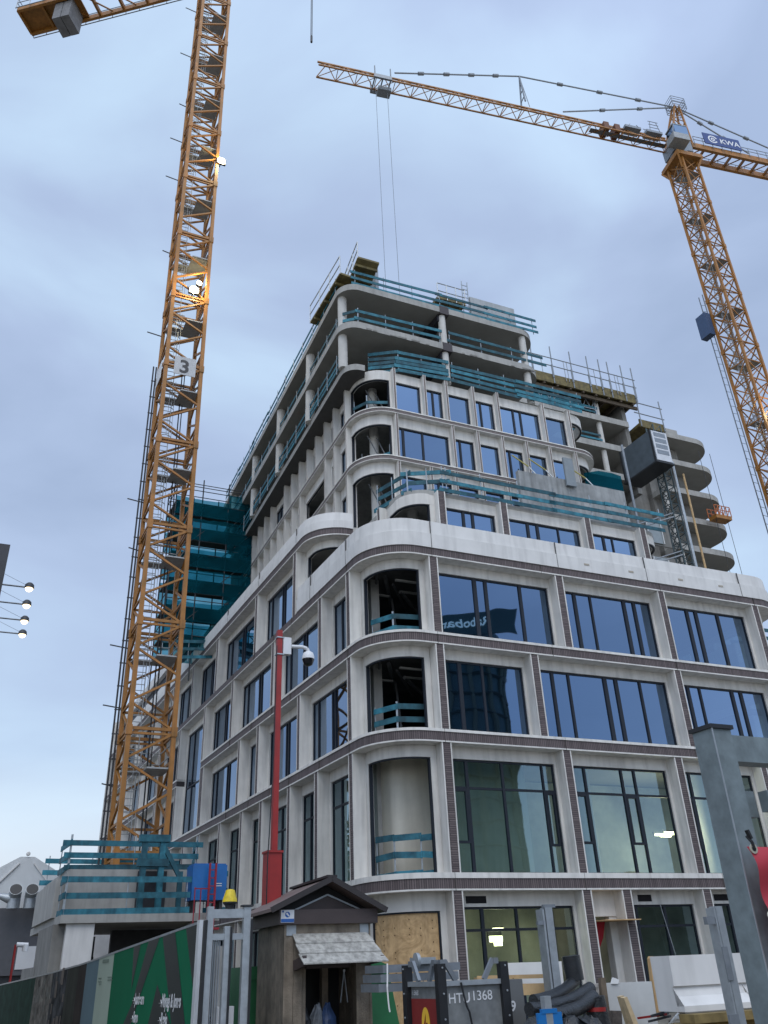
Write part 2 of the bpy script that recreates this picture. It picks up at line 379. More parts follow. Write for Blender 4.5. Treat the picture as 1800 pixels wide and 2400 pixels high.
# --- office storeys, right front
def storey(key, fr, P, zb, zt, zl, mulls, gm=None, trans=None, pz=None, sashes={}):
    for i, (a, b) in enumerate(P): pier(fr, a, b, pz[0], pz[1])
    for i in range(len(P)-1):
        a, b = P[i][1], P[i+1][0]
        bay(key, fr, a, b, zb, zt, zl, mulls[i] if i < len(mulls) and mulls[i] is not None else auto(a, b), trans, gm=gm, sash=sashes.get(i, ()))
LV = {'L3': (12.51, 15.22, D_, (C_+.46, D_)), 'L2': (8.91, 11.65, C_, (B_+.46, C_)), 'L1': (4.28, 8.03, B_, (A_+.36, B_)), 'G': (-.1, 3.30, A_, (-.2, A_))}
PR = {'L3': [(2.28, 2.67), (8.05, 8.44), (13.3, 13.67), (18.66, 19.04)],
      'L2': [(2.31, 2.67), (6.36, 6.73), (13.28, 13.65), (18.66, 19.04)],
      'L1': [(2.29, 2.67), (7.22, 7.6), (12.37, 12.76), (16.73, 17.08), (18.66, 19.04)],
      'G': [(2.29, 2.68), (7.23, 7.62), (8.88, 9.28), (12.43, 12.83), (16.73, 17.08), (18.66, 19.04)]}
MU = {'L3': [((4.46, 4.62), (4.97, 5.11), (6.57, 6.70)), ((9.22, 9.37), (10.05, 10.14), (11.76, 11.92), (12.3, 12.45)), ((15.2, 15.36), (15.7, 15.87), (16.95, 17.1))],
      'L2': [((3.47, 3.62), (4.46, 4.55)), ((7.57, 7.70), (8.34, 8.44), (10.05, 10.22), (10.6, 10.76), (11.82, 11.92)), ((14.3, 14.45), (14.95, 15.05), (16.7, 16.86), (17.2, 17.36))],
      'L1': [((3.43, 3.54), (4.88, 4.97), (6.58, 6.65)), ((8.43, 8.52), (10.12, 10.21), (10.72, 10.81)), ((13.4, 13.5), (14.9, 15.0))],
      'G': [((3.57, 3.68), (4.87, 4.96)), (), ((9.75, 9.85), (11.0, 11.1)), ((14.0, 14.1),)]}
SA = {'L1': {0: [(2.86, 3.43, 5.25, 7.02), (6.65, 7.02, 5.2, 7.02)], 1: [(7.8, 8.43, 5.3, 7.02), (10.21, 10.72, 5.3, 7.02)], 2: [(12.95, 13.4, 5.2, 7.02)]}}
for k in ('L3', 'L2', 'L1', 'G'):
    zb, zt, zl, pz = LV[k]
    if k == 'G': continue
    storey('right_'+k, FR, PR[k], zb, zt, zl, MU[k], pane_g if k in ('L1', 'G') else None, 7.06 if k == 'L1' else None, pz, SA.get(k, {}))
zb, zt, zl, pz = LV['G']
for a, b in PR['G']: pier(FR, a, b, *pz)
P = PR['G']
bay('right_G', FR, P[0][1], P[1][0], zb, zt, zl, MU['G'][0], 2.62, gm=pane_g)
bay('right_G', FR, P[2][1], P[3][0], zb, zt, zl, MU['G'][2], 2.62, gm=pane_g)
bay('right_G', FR, P[3][1], P[4][0], zb, zt, zl, MU['G'][3], 2.62, gm=pane_g)
wm = walls['right_G']                                             # the doorway bay between the two close piers
wm.fb(FR, P[1][1]-.01, P[2][0]+.01, -.72, -.52, 2.95, A_+.03)
mb = MB(); mb.fb(FR, P[1][1]-.4, P[2][0]+.3, -2.6, -2.4, -.2, 3.3, 0); mb.fb(FR, P[1][1]-.1, P[1][1]+.02, -2.4, -.73, -.2, 3.3); mb.build('lobby_wall', [M('lobby_grey', (.19, .175, .165), .9, var=.15)], B)
wm.fb(FR, P[2][0]-.3, P[2][0]+.01, -.9, -.56, -.2, 2.94)
mb = MB()
vk_ = M('void_black', (.006, .006, .008), .9)
for a, b in ((3.02, 3.78), (9.9, 10.5), (13.35, 14.1)): mb = MB(); mb.fb(FR, a, b, -.6, -.494, 3.40, 3.62); mb.build('vent_opening', [vk_], B)

# --- office storeys, left front
PL = {'L3': [(2.27, 2.64), (5.12, 5.5), (10.92, 11.3), (17.25, 17.63), (22.6, 22.95), (28.3, 28.7)],
      'L2': [(2.27, 2.64), (7.45, 7.8), (12.7, 13.09), (15.6, 15.96), (22.25, 22.95), (28.3, 28.7)],
      'L1': [(2.28, 2.64), (5.48, 5.85), (8.45, 8.82), (11.94, 12.33), (14.76, 15.12), (18.28, 18.65), (22.2, 22.6), (25.4, 25.8), (28.5, 28.9)],
      'G': [(2.28, 2.64), (5.48, 5.85), (8.45, 8.82), (14.76, 15.12), (22.2, 22.6), (28.5, 28.9)],
      'L4': [(8.2, 8.6), (13.72, 14.12), (20.72, 21.13), (26.05, 26.45), (31.5, 31.9), (37, 37.4), (43, 43.4), (49, 49.4), (54.2, 54.6)]}
far = [(34, 34.4), (39.5, 39.9), (45, 45.4), (50, 50.4), (54.2, 54.6)]
LV['L4'] = (16.0, 18.82, E_, (D_+.36, E_))
for k in ('L4', 'L3', 'L2', 'L1', 'G'):
    zb, zt, zl, pz = LV[k]; P = PL[k]+([] if k == 'L4' else far)
    for i, (a, b) in enumerate(P): pier(FL, a, b, *pz)
    for i in range(len(P)-1):
        a, b = P[i][1], P[i+1][0]
        if k in ('L2', 'L3') and abs(a-22.95) < .01: continue
        wd = b-a
        mull = () if wd < .9 else ((a+wd*.22, a+wd*.22+.1), a+wd*.5, a+wd*.56, a+wd*.86) if wd > 3.6 else (a+wd*.38, a+wd*.66)
        bay('left_'+k, FL, a, b, zb, zt, zl, mull, 7.06 if k == 'L1' else None, gm=pane_g if k in ('L1', 'G') else None)
bay('left_tall', FL, 22.95, 28.3, 8.91, 15.22, D_, ((24.4, 24.5), 26.9), 11.9)      # the two-storey window

# --- rounded corners
def corner(key, path, zb, zt, zl, rd, wallmat=white, dk=True, jl=.22):
    wm = walls.setdefault(key, MB())
    wm.sweep(path, [(-rd, zt), (-rd, zl+.03), (-rd-.2, zl+.03), (-rd-.2, zt)], 0)
    f = MB()
    f.sweep(path, [(-rd-.03, zt-.05), (-rd-.03, zt-.002), (-rd-.12, zt-.002), (-rd-.12, zt-.05)], 0)
    for a, b in ((path[0], path[1]), (path[-1], path[-2])):
        t = (b-a).normalized(); nn = V((t.y, -t.x, 0)) if a is path[0] else V((-t.y, t.x, 0))
        fr = Fr(V((a.x, a.y, 0)), t, nn)
        wm.fb(fr, -.01, jl, -rd-.2, -rd-.004, zb-.03, zt+.02)
        f.fb(fr, jl, jl+.06, -rd-.16, -rd-.03, zb-.03, zt-.051)
    return f.build('corner_opening', [frame_m], B, smooth=True)
C1 = fillet([W(0, 2.28), W(0, 0), W(2.29, 0)], [0, 2.0, 0])
for k in ('L3', 'L2', 'L1', 'G'):
    zb, zt, zl, pz = LV[k]
    corner('corner_'+k, C1, zb, zt-(.1 if k == 'G' else 0), zl, .5)
CR = fillet([W(19.04, 0), W(21.0, 0), W(21.0, 2.4)], [0, 1.65, 0])
for k in ('L3', 'L2', 'L1', 'G'):
    zb, zt, zl, pz = LV[k]; corner('end_'+k, CR, zb, zt, zl, .5)
CL4 = fillet([W(0, 8.2), W(0, 5.85), W(1.85, 5.85)], [0, 1.75, 0])
corner('corner_L4', CL4, 16.0, 18.82, E_, .5)
mb = MB(); mb.sweep([p for p in offp(C1, -.58)], [(0, -.2), (0, 3.19), (-.03, 3.19), (-.03, -.2)], 0)
ply = M('plywood', (.46, .29, .13), .75, var=.22, scale=2.0, c2=(.52, .35, .18), stain=.25)
t_ = ply.node_tree; tcx = [n for n in t_.nodes if n.type == 'TEX_NOISE'][0]; tcx.inputs['Distortion'].default_value = 2.5
o_ = mb.build('plywood_sheeting', [ply], B, smooth=True)
mb = MB(); pth = offp(C1, -.572)
L_ = [0]
for i in range(1, len(pth)): L_.append(L_[-1]+(pth[i]-pth[i-1]).length)
random.seed(3)
for cx in (.35, .8, 1.25, 1.75, 2.1, 2.5):
    for z in [x*.21+random.uniform(-.04, .04) for x in range(3, 15)]:
        if random.random() < .25: continue
        i = next((j for j in range(1, len(L_)) if L_[j] > cx), len(L_)-1); p = pth[i-1].lerp(pth[i], (cx-L_[i-1])/max(.01, L_[i]-L_[i-1]))
        mb.tube(p+UP*z+nR*.0+nL*.0, p+UP*z+(nR+nL).normalized()*.012, .017, 0, 6)
mb.build('screw_mark', [M('ply_knot', (.07, .04, .02), .9)], o_)

# --- first setback (tier two)
F2 = Fr(W(0, .87), dR, nR); F2L = Fr(W(1.8, 0), dL, nL)
P2 = [(3.41, 3.78), (6.43, 6.80), (10.8, 11.15), (13.9, 14.26)]
M2 = [((4.75, 4.87), (5.2, 5.32)), ((7.95, 8.08), (8.45, 8.58), 9.6), ((12.0, 12.12), 12.55)]
for a, b in P2: pier(F2, a, b, 15.98, 19.26, .55)
for i in range(3): bay('tier2', F2, P2[i][1], P2[i+1][0], 16.0, 18.72, 19.2, M2[i], rd=.35)
pier(F2L, 3.0, 3.3, 15.98, 19.24, .55); pier(F2L, 4.9, 5.2, 15.98, 19.1, .55); bay('tier2', F2L, 3.3, 4.9, 16.0, 18.7, 19.2, (4.4,), rd=.35)
corner('tier2', fillet([W(1.8, 3.0), W(1.8, .87), W(3.41, .87)], [0, 1.5, 0], 14), 16.0, 18.72, 19.2, .35)
corner('tier2', fillet([W(14.26, .87), W(16.0, .87), W(16.0, 3.0)], [0, 1.4, 0], 14), 16.0, 18.72, 19.2, .35)
mb = MB(); pp = offp(PT2, -.34); mb.prism([(p.x, p.y) for p in pp]+[tuple(W(15, 9).xy), tuple(W(2.2, 9).xy)], 19.205, 19.42); mb.build('floor_slab', [concrete], B)

# --- second setback (tier three)
F3 = Fr(W(0, 4.31), dR, nR); tl = (dL+dR*.0533).normalized(); F3L = Fr(W(1.45, 0), tl, V((-tl.y, tl.x, 0)))
F_, G_ = 22.8, 25.57
for z in (F_, G_): band(PT3, z, .20, .06, [white, soldier_s], .5, lip=.03)
R7 = [3.48, 5.18, 6.43, 8.01, 9.47, 12.3, 13.98]; R6 = [3.5, 6.6, 8.03, 9.48, 10.92, 12.36, 13.98]; R5 = [3.5, 5.2, 6.55, 8.03, 9.48, 12.36, 13.98]
M7 = [(), (5.85, ), (), (8.65,), ((10.6, 10.7), (11.05, 11.15)), ()]; M6 = [((3.98, 4.1), 5.1), (7.2,), (), (10.1,), (), ()]; M5 = [(), (5.8,), (), (), (10.5,), ()]
sm = (white, stack_s)
for k, (R_, Mm, zb, zt, zl, z0, z1) in {'row7': (R7, M7, 25.86, 27.76, 28.3, 25.83, 28.4), 'row6': (R6, M6, 23.08, 25.0, G_, 23.06, G_), 'row5': (R5, M5, 19.95, 22.2, F_, 19.45, F_)}.items():
    for x in R_: pier(F3, x, x+.145, z0, z1, .45, sm, .025)
    for i in range(6): bay(k, F3, R_[i]+.145, R_[i+1], zb, zt, zl, Mm[i], rd=.3, jw=.07, half=.05)
    corner(k, fillet([W(1.75, 6.37), W(1.68, 4.31), W(3.48, 4.31)], [0, 1.7, 0]), zb, zt, zl, .3, jl=.09)
    corner(k, fillet([W(14.12, 4.31), W(16.1, 4.31), W(16.1, 6.6)], [0, 1.6, 0]), zb, zt, zl, .3, jl=.09)
V7 = [6.37, 8.03, 9.42, 10.85, 12.3, 13.7, 15.16, 16.59, 19.44, 20.86, 22.34, 23.75, 25.2, 26.6, 28, 29.4]
V6 = [6.25, 7.97, 9.33, 13.55, 14.97, 16.42, 17.83, 19.25, 20.68, 22.14, 23.6, 25.1, 26.5, 28, 29.4]
V5 = [6.25, 7.97, 9.23, 13.55, 14.97, 16.42, 17.83, 19.25, 20.68, 22.14, 23.6, 25.1]
for k, (R_, zb, zt, zl, z0, z1) in {'row7': (V7, 25.86, 27.5, 27.95, 25.83, 27.98), 'row6': (V6, 23.08, 25.0, G_, 23.06, G_), 'row5': (V5, 19.95, 22.2, F_, 19.45, F_)}.items():
    for x in R_: pier(F3L, x, x+.16, z0, z1, .5, sm, .03)
    for i in range(len(R_)-1):
        a, b = R_[i]+.16, R_[i+1]
        bay(k+'l', F3L, a, b, zb, zt, zl, (a+.9, a+1.9) if b-a > 2 else (), rd=.34, jw=.08, openb=(b-a > 3))
for z in (19.45, 22.85, 25.62):
    mb = MB(); pp = offp(PT3, -.5); mb.prism([(p.x, p.y) for p in pp]+[tuple(W(9, 40).xy)], z, z+.25); mb.build('floor_slab', [concrete], B)
for k, m_ in walls.items(): m_.build('precast_wall', [white], B, smooth=True)

# --- bare concrete storeys on top
for z0, z1 in ((28.0, 28.36), (30.46, 30.87), (33.07, 33.46)):
    mb = MB(); q = PS if z0 > 29 else fillet([W(.95+.0558*30, 30), W(1.12, 4.6), W(2.1, 4.6)], [0, .8, 0])+[W(2.35, 5.2), W(3.3, 4.74), W(14.6, 4.72)]
    mb.prism([(p.x, p.y) for p in q]+[tuple(W(12.9, 22).xy), tuple(W(9, 30).xy)], z0, z1, 0, 0, 1); mb.build('floor_slab', [concrete, soffit_m if z0 > 29 else M('soffit_painted_shade', (.07, .068, .064), .9)], B)  # underside of the lowest slab coloured near black to stand for shade
random.seed(5)
for z in (30.87,):
    for k in range(16):
        u = random.uniform(1.8, 12); mb = MB(); mb.fb(Fr(W(0, 4.28), dR, nR), u, u+random.uniform(.15, .5), -.02, .012, z-.41, z-.41+random.uniform(.06, .12)); mb.build('slab_edge_blockout', [concrete_d], B)
for z0, z1 in ((28.36, 30.46), (30.87, 33.07)):
    for u, v, r in ((1.22, 5.25, .24), (6.74, 4.55, .2), (11.9, 4.6, .2), (1.46, 10.3, .26), (1.80, 16.1, .26), (2.13, 21.9, .26), (2.46, 27.7, .26)):
        mb = MB(); mb.tube(W(u, v, z0), W(u, v, z1), r, 0, 18); mb.build('concrete_column', [M('column_concrete', (.50, .49, .46), .8, var=.08, scale=2, stain=.12)], B, smooth=True)
for z in (28.15, 25.6, 22.85, 19.45):
    mb = MB(); mb.tube(W(3.15, 6.0, z-2.6), W(3.15, 6.0, z), .24, 0, 18); mb.build('concrete_column', [MATS['column_concrete']], B, smooth=True)
mb = MB(); mb.tube(W(3.3, 2.9, 15.9), W(3.3, 2.9, 19.2), .25, 0, 18)
mb.build('concrete_column', [MATS['column_concrete']], B, smooth=True)
for z in (32.6, 29.95):
    mb = MB(); mb.bar(W(6.7, 4.5, z+.2), W(6.5, 9.5, z+.2), .5, .42); mb.build('steel_beam', [M('black_beam', (.012, .012, .018), .6)], B)
# shear walls and back walls that stop the view through
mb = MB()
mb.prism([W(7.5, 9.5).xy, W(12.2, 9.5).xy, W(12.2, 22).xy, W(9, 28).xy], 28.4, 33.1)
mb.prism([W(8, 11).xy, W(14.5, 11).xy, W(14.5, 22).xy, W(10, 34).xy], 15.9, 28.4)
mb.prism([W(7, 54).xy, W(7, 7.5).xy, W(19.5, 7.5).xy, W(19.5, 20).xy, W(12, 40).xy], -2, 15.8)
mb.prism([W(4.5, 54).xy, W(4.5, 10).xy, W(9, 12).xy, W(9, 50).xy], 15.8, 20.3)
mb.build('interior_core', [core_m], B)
for z in (A_, B_, C_, D_):
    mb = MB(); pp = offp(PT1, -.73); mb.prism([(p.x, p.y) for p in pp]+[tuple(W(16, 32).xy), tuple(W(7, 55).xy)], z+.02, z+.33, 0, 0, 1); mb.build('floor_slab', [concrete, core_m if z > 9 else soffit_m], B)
mb = MB(); pp = offp(PLW, -.73); mb.prism([(p.x, p.y) for p in pp]+[tuple(W(2.0, 8).xy), tuple(W(9, 30).xy), tuple(W(9, 55).xy)], E_+.02, E_+.33); mb.build('floor_slab', [concrete], B)
for z0, z1 in ((12.4, 15.62), (8.8, 12.05), (4.1, 8.45)):
    for u, v in ((2.7, 1.05), (1.15, 2.75)):
        mb = MB(); mb.box8(W(u, v, z0), dR*.35, dL*.35, UP*(z1-z0)); mb.build('concrete_column', [concrete], B)
    for u in (9.8, 15.6):
        mb = MB(); mb.tube(W(u, 2.4, z0), W(u, 2.4, z1), .28, 0, 16); mb.build('concrete_column', [MATS['column_concrete']], B, smooth=True)
mb = MB(); mb.sweep(fillet([W(1.0, 5.5), W(1.4, 1.9), W(6.8, 1.9)], [0, .4, 0]), [(0, 4.1), (0, 8.4), (-.12, 8.4), (-.12, 4.1)], 0)
mb.build('plastered_partition', [M('plaster', (.55, .52, .44), .8, var=.08, scale=1.2, stain=.12)], B)
mb = MB(); mb.fb(FR, 2.75, 18.6, -5.2, -5.0, 0, 3.7, 0); mb.fb(FR, 7.5, 18.6, -5.6, -5.4, 4.1, 8.4, 0); mb.fb(FL, 2.75, 28, -4.2, -4.0, 0, 8.4, 0)
mb.build('back_partition', [M('partition_green', (.36, .38, .34), .85, var=.4, scale=.5)], B)
# far wing on the left with its own rounded top storey
PFW = fillet([W(.4, 55), W(.4, 30.2), W(3.2, 30.2)], [0, 1.6, 0])
mb = MB(); mb.sweep(PFW, [(0, 20.4), (0, 21.1), (-.5, 21.1), (-.5, 20.4)], 0); mb.sweep(PFW, [(0, 22.1), (0, 22.8), (-.4, 22.8), (-.4, 22.1)], 0)
mb.sweep(PFW, [(-.3, 21.1), (-.3, 22.1), (-.4, 22.1), (-.4, 21.1)], 1)
mb.build('upper_storey', [white2, frame_m], B, smooth=True)
mb = MB(); mb.prism([W(.1, 54.9).xy, W(0, 55.3).xy, W(9, 55.3).xy, W(9, 54.9).xy], -2, 22.8); mb.build('end_wall', [white], B)

random.seed(21)
duct_m = M('duct_grey', (.10, .105, .11), .5, .3, var=.3, scale=4)
bat_m = M('batten_grey', (.26, .26, .25), .7)
for z in (15.45, 11.85):
    for k in range(4):
        mb = MB(); a = W(.8+.5*k, 1.4+.35*k, z-.12*k); b = W(2.2+.9*k, 4.6+.2*k, z-.12*k); mb.tube(a, b, .05+.03*(k % 2), 0, 8); mb.build('service_pipe', [duct_m], B, True)
    for u, v in ((1.6, 1.4), (2.3, 2.4), (1.2, 3.0)):
        mb = MB(); mb.box8(W(u, v, z-.38), dR*.9, dL*.12, UP*.06); mb.build('light_batten', [bat_m], B)
    mb = MB(); mb.tube(W(2.0, 2.2, z-3.1), W(2.4, 3.4, z-.3), .05, 0, 8); mb.build('steel_prop', [duct_m], B)
for z in (27.7, 24.9, 22.1):
    for u0_, u1_ in ((2.6, 3.1), (3.1, 3.5)):
        mb = MB(); mb.tube(W(u0_, 5.6, z-.1), W(u1_, 5.2, z-1.7), .035, 0, 6); mb.build('steel_prop', [duct_m], B)
# lower wing just beyond the right end of the front
mb = MB(); mb.prism([W(22.3, 4.6).xy, W(34, 4.6).xy, W(34, 16).xy, W(22.3, 16).xy], -1, 15.75); mb.build('side_wing', [white], B)
for z in (8.4, 12.0): mb = MB(); mb.box8(W(22.28, 4.55, z), dR*12, dL*12, UP*.3); mb.build('brick_band', [soldier], B)

for z in (33.0, 30.4): mb = MB(); mb.fb(Fr(W(0, 4.28), dR, nR), 6.5, 7.05, -.6, .03, z-.02, z+.52); mb.build('edge_plate', [M('plate_brown', (.05, .042, .045), .7)], B)
# ------------------------------------------------------------------ helpers for tall things
def camco(P):
    d = V(P)-EYE; return d.dot(rt), d.dot(up), d.dot(fw)
def zat(x, y, py):
    k = (1200-py)/F_PX; d0 = V((x, y, 0))-EYE
    return (k*d0.dot(fw)-d0.dot(up))/(up.z-k*fw.z)
def onplane(px, py, o, hd):
    n = V((hd.y, -hd.x, 0)); d = ray(px, py); t = (V((o.x, o.y, 1.6))-EYE).dot(n)/d.dot(n); return EYE+d*t
lampm = emit('lamp_glow', (1, .93, .72), 26)
gratem = M('grating', (.14, .135, .13), .7, .3, var=.2, scale=8)
hexm = M('crane_platform', (.30, .31, .31), .55, .4, var=.15, scale=5)

def crane_mast(root, Nc, e1, e2, s, z0, n, h, ax, leg, style, lad=True):
    """one lattice section with its platform and ladder, then copies up the mast"""
    Nc = V((Nc.x, Nc.y, z0)) + (ax-UP)*(z0-8)
    c = [Nc, Nc+e1*s, Nc+e1*s+e2*s, Nc+e2*s]
    f = MB(); P = lambda i, z: c[i]+ax*z
    for i in range(4):
        q = c[i]-(e1*(leg/2)+e2*(leg/2)); f.box8(q, e1*leg, e2*leg, ax*(h-.02), 0)
    fac = [(0, 1), (3, 2), (0, 3), (1, 2)]
    for k, (a, b) in enumerate(fac):
        if style == 'zig':
            x, y = (b, a) if k in (0, 3) else (a, b)
            nz = 4
            for j in range(nz):
                p, q = (x, y) if j % 2 == 0 else (y, x)
                f.bar(P(p, h*j/nz+.07), P(q, h*(j+1)/nz-.07), leg*.5, leg*.5)
            f.bar(P(a, .10), P(b, .10), leg*.55, leg*.7); f.bar(P(a, -.12), P(b, -.12), leg*.45, leg*.5)
            if k in (1, 2, 3):
                for j in (1, 3): f.bar(P(a, h*j/nz), P(b, h*j/nz), leg*.45, leg*.55)
        else:
            nz = 3
            for j in range(nz):
                f.bar(P(a, h*j/nz), P(b, h*(j+1)/nz), leg*.42); f.bar(P(b, h*j/nz), P(a, h*(j+1)/nz), leg*.42)
                f.bar(P(a, h*j/nz), P(b, h*j/nz), leg*.42)
    for i in range(4):                           # bolted leg flanges
        q = c[i]-(e1*(leg*.68)+e2*(leg*.68)); f.box8(q-ax*.22, e1*leg*1.36, e2*leg*1.36, ax*.44, 0)
    sec = f.build('mast_section', [orange], root)
    g_ = MB(); zp = h*.69
    g_.box8(Nc+e1*s*.48+e2*.1+ax*zp, e1*(s*.52), e2*(s*.8), ax*.07, 0)
    g_.box8(Nc+e1*.05+e2*(s*.55)+ax*zp, e1*(s*.45), e2*(s*.35), ax*.07, 0)
    for z in (.55, 1.05):
        g_.bar(Nc+e1*.1+e2*(s*.52)+ax*(zp+z), Nc+e1*(s*.5)+e2*(s*.52)+ax*(zp+z), .04); g_.bar(Nc+e1*.1+e2*(s*.95)+ax*(zp+z), Nc+e1*(s*.95)+e2*(s*.95)+ax*(zp+z), .04)
        g_.bar(Nc+e1*(s*.95)+e2*(s*.1)+ax*(zp+z), Nc+e1*(s*.95)+e2*(s*.95)+ax*(zp+z), .04)
    for t in (.1, .5, .95): g_.bar(Nc+e1*s*t+e2*(s*.95)+ax*zp, Nc+e1*s*t+e2*(s*.95)+ax*(zp+1.1), .04)
    pl = g_.build('platform', [hexm], sec)
    l = MB(); lo = Nc+e1*(s*.16)+e2*(s*.62)
    for t in (0, .42): l.bar(lo+e1*t, lo+e1*t+ax*h, .045)
    for k in range(int(h/.3)): l.bar(lo+ax*(k*.3+.1), lo+e1*.42+ax*(k*.3+.1), .03)
    for k in range(1, int(h/.95)):
        pts = [lo+e1*(.21+.36*math.cos(a))+e2*(-.36*math.sin(a))+ax*(k*.95) for a in [math.pi*i/6 for i in range(7)]]
        for a, b in zip(pts[:-1], pts[1:]): l.bar(a, b, .03)
    for a in (.5, 1.57, 2.64): l.bar(lo+e1*(.21+.36*math.cos(a))+e2*(-.36*math.sin(a))+ax*.95, lo+e1*(.21+.36*math.cos(a))+e2*(-.36*math.sin(a))+ax*(h-.4), .025)
    ld = l.build('ladder', [hexm], sec)
    for k in range(1, n):
        s2 = sec.copy(); col.objects.link(s2); s2.parent = root; s2.location = V(sec.location)+ax*(h*k)
        for ch in (pl, ld):
            d = ch.copy(); col.objects.link(d); d.parent = s2
    return c

def truss(mb, p, q, wd, ht, ch, br, pitchm, side, mi=0):
    """triangular jib: two bottom chords, one top chord, W bracing"""
    d = (q-p); L = d.length; d.normalize(); n = max(2, int(L/pitchm)); st = L/n
    for sg in (-1, 1): mb.bar(p+side*(sg*wd/2), q+side*(sg*wd/2), ch)
    mb.bar(p+UP*ht, q+UP*ht, ch*1.15)
    for i in range(n):
        a = p+d*(st*i); b = p+d*(st*(i+1)); m_ = p+d*(st*(i+.5))+UP*ht
        for sg in (-1, 1):
            mb.bar(a+side*(sg*wd/2), m_, br); mb.bar(m_, b+side*(sg*wd/2), br)
        mb.bar(a+side*(wd/2), a-side*(wd/2), br); mb.bar(a+side*(wd/2), b-side*(wd/2), br*.8)

# ------------------------------------------------------------------ near crane (left)
N1 = V((-11.86, 37.12, 0)); axL = (UP+V((-.0100, -.002, 0)))
ZB = 6.25
CL = thing('tower_crane', 'orange lattice crane standing on the concrete base, carrying a number 3 sign', 'tower crane', (-11.2, 38.2, 5.5), 'tower cranes')
crane_mast(CL, N1, dR, dL, 2.0, ZB, 13, 5.25, axL, .20, 'zig')
def cl(a, b, z): return V((N1.x, N1.y, 0))+dR*a+dL*b+V((axL.x, axL.y, 0))*(z-8)+UP*z
mb = MB()
for a, b in ((0, 0), (2, 0), (2, 2), (0, 2)):
    mb.box8(cl(a, b, 5.3)-dR*.14-dL*.14, dR*.28, dL*.28, UP*.95)
for p, q in (((0, 0), (2, 0)), ((2, 0), (2, 2)), ((2, 2), (0, 2)), ((0, 2), (0, 0))):
    mb.bar(cl(*p, 5.5), cl(*q, 5.5), .2, .3); mb.bar(cl(*p, 5.5), cl(*q, 6.3), .12)
mb.build('mast_foot', [orange], CL)
mb = MB()
for d in (-.20, -.36): mb.tube(cl(d, 1.9, 5.6), cl(d, 1.9, 33.5), .045, 0, 6)
for k in range(24): mb.bar(cl(-.1, 1.9, 6+k*1.15), cl(-.42, 1.9, 6+k*1.15), .05)
mb.build('cable_tray', [dark], CL)
for k, z in enumerate((9.4, 13, 16, 21.4, 24.3, 36, 43, 50, 54, 58, 64, 70)):
    mb = MB(); mb.bar(cl(-.1, 2, z), cl(-.95 if k % 3 else -.6, 2, z+.1), .05)
    mb.build('bracket', [dark], CL)
mb = MB(); mb.tube(cl(1.25, 1.5, 6), cl(1.25, 1.5, 34), .035, 0, 6); mb.tube(cl(1.42, 1.6, 6), cl(1.42, 1.6, 34), .03, 0, 6); mb.build('power_cable', [black], CL)
signw = M('sign_white', (.62, .63, .64), .5, var=.05)
signg = M('sign_greyed', (.44, .45, .46), .6, var=.08, stain=.15)
signk = M('sign_black', (.02, .02, .024), .5, var=.1)
mb = MB(); o_ = cl(.42, -.18, 31.75); mb.box8(o_, dR*1.22, dL*.03, UP*1.28); so_ = mb.build('number_sign', [signg], CL)
mb = MB(); mb.text('3', o_+dR*.26-dL*.004+UP*.17, dR, UP, 1.25, 0, .006, .03); mb.build('numeral', [signk], so_)
mb = MB(); o2 = cl(-.17, .5, 31.75); mb.box8(o2, dR*.03, dL*1.22, UP*1.28); mb.build('number_sign', [signw], CL)
for a, b, z, yw in ((2.25, -.2, 50.3, .5), (1.15, -.25, 38.0, 0), (1.55, .3, 39.3, 0)):
    p = cl(a, b, z); sz = .62 if z != 39.3 else .34
    mb = MB(); mb.box8(p-dR*sz/2, dR*sz, dL*.16, UP*sz*.8); mb.bar(p+dL*.1+UP*.2, p+dL*.5+UP*.2, .06); fl = mb.build('floodlight', [dark], CL)
    mb = MB(); mb.lathe(p-dL*.01+UP*sz*.4, [(sz*.44, 0), (sz*.44, -.03), (sz*.3, -.06)], 0, 16, dL); mb.build('lit_lens', [lampm], fl)
    ld_ = bpy.data.lights.new('lamp_light', 'POINT'); ld_.energy = 260 if sz > .4 else 90; ld_.color = (1, .82, .45); ld_.shadow_soft_size = .15
    lo_ = bpy.data.objects.new('lamp_light', ld_); col.objects.link(lo_); lo_.location = p-dL*.35+UP*sz*.4
# its counter jib swings out over the upper left of the photo
axis = cl(1, 1, 75); HJ = 75.0
e_ = atz(59, 51, HJ); cjd = V((e_.x-axis.x, e_.y-axis.y, 0)); LCJ = cjd.length; cjd.normalize(); cjs = V((-cjd.y, cjd.x, 0))
b0 = V((axis.x, axis.y, HJ))
mb = MB()
for sg in (-1, 1): mb.bar(b0+cjs*sg*1.05, b0+cjd*LCJ+cjs*sg*1.05, .22, .55)
for k in range(9): mb.bar(b0+cjd*(LCJ*k/8)-cjs*1.05, b0+cjd*(LCJ*k/8)+cjs*1.05, .2, .4)
mb.box8(b0+cjd*(LCJ-5.6)-cjs*1.0+UP*.05, cjd*5.6, cjs*2.0, UP*.1)
for k in range(6): mb.bar(b0+cjd*(k*2.2+1)-cjs*1.05, b0+cjd*(k*2.2+3.2)+cjs*1.05, .1)
cj = mb.build('counter_jib', [orange], CL)
mb = MB()
for sg in (-1, 1):
    for z in (.6, 1.15): mb.bar(b0+cjs*sg*1.3+UP*z, b0+cjd*LCJ+cjs*sg*1.3+UP*z, .05)
    for k in range(15): mb.bar(b0+cjd*(LCJ*k/14)+cjs*sg*1.3-UP*.2, b0+cjd*(LCJ*k/14)+cjs*sg*1.3+UP*1.15, .05)
    mb.bar(b0+cjs*sg*1.35-UP*.22, b0+cjd*LCJ+cjs*sg*1.35-UP*.22, .06)
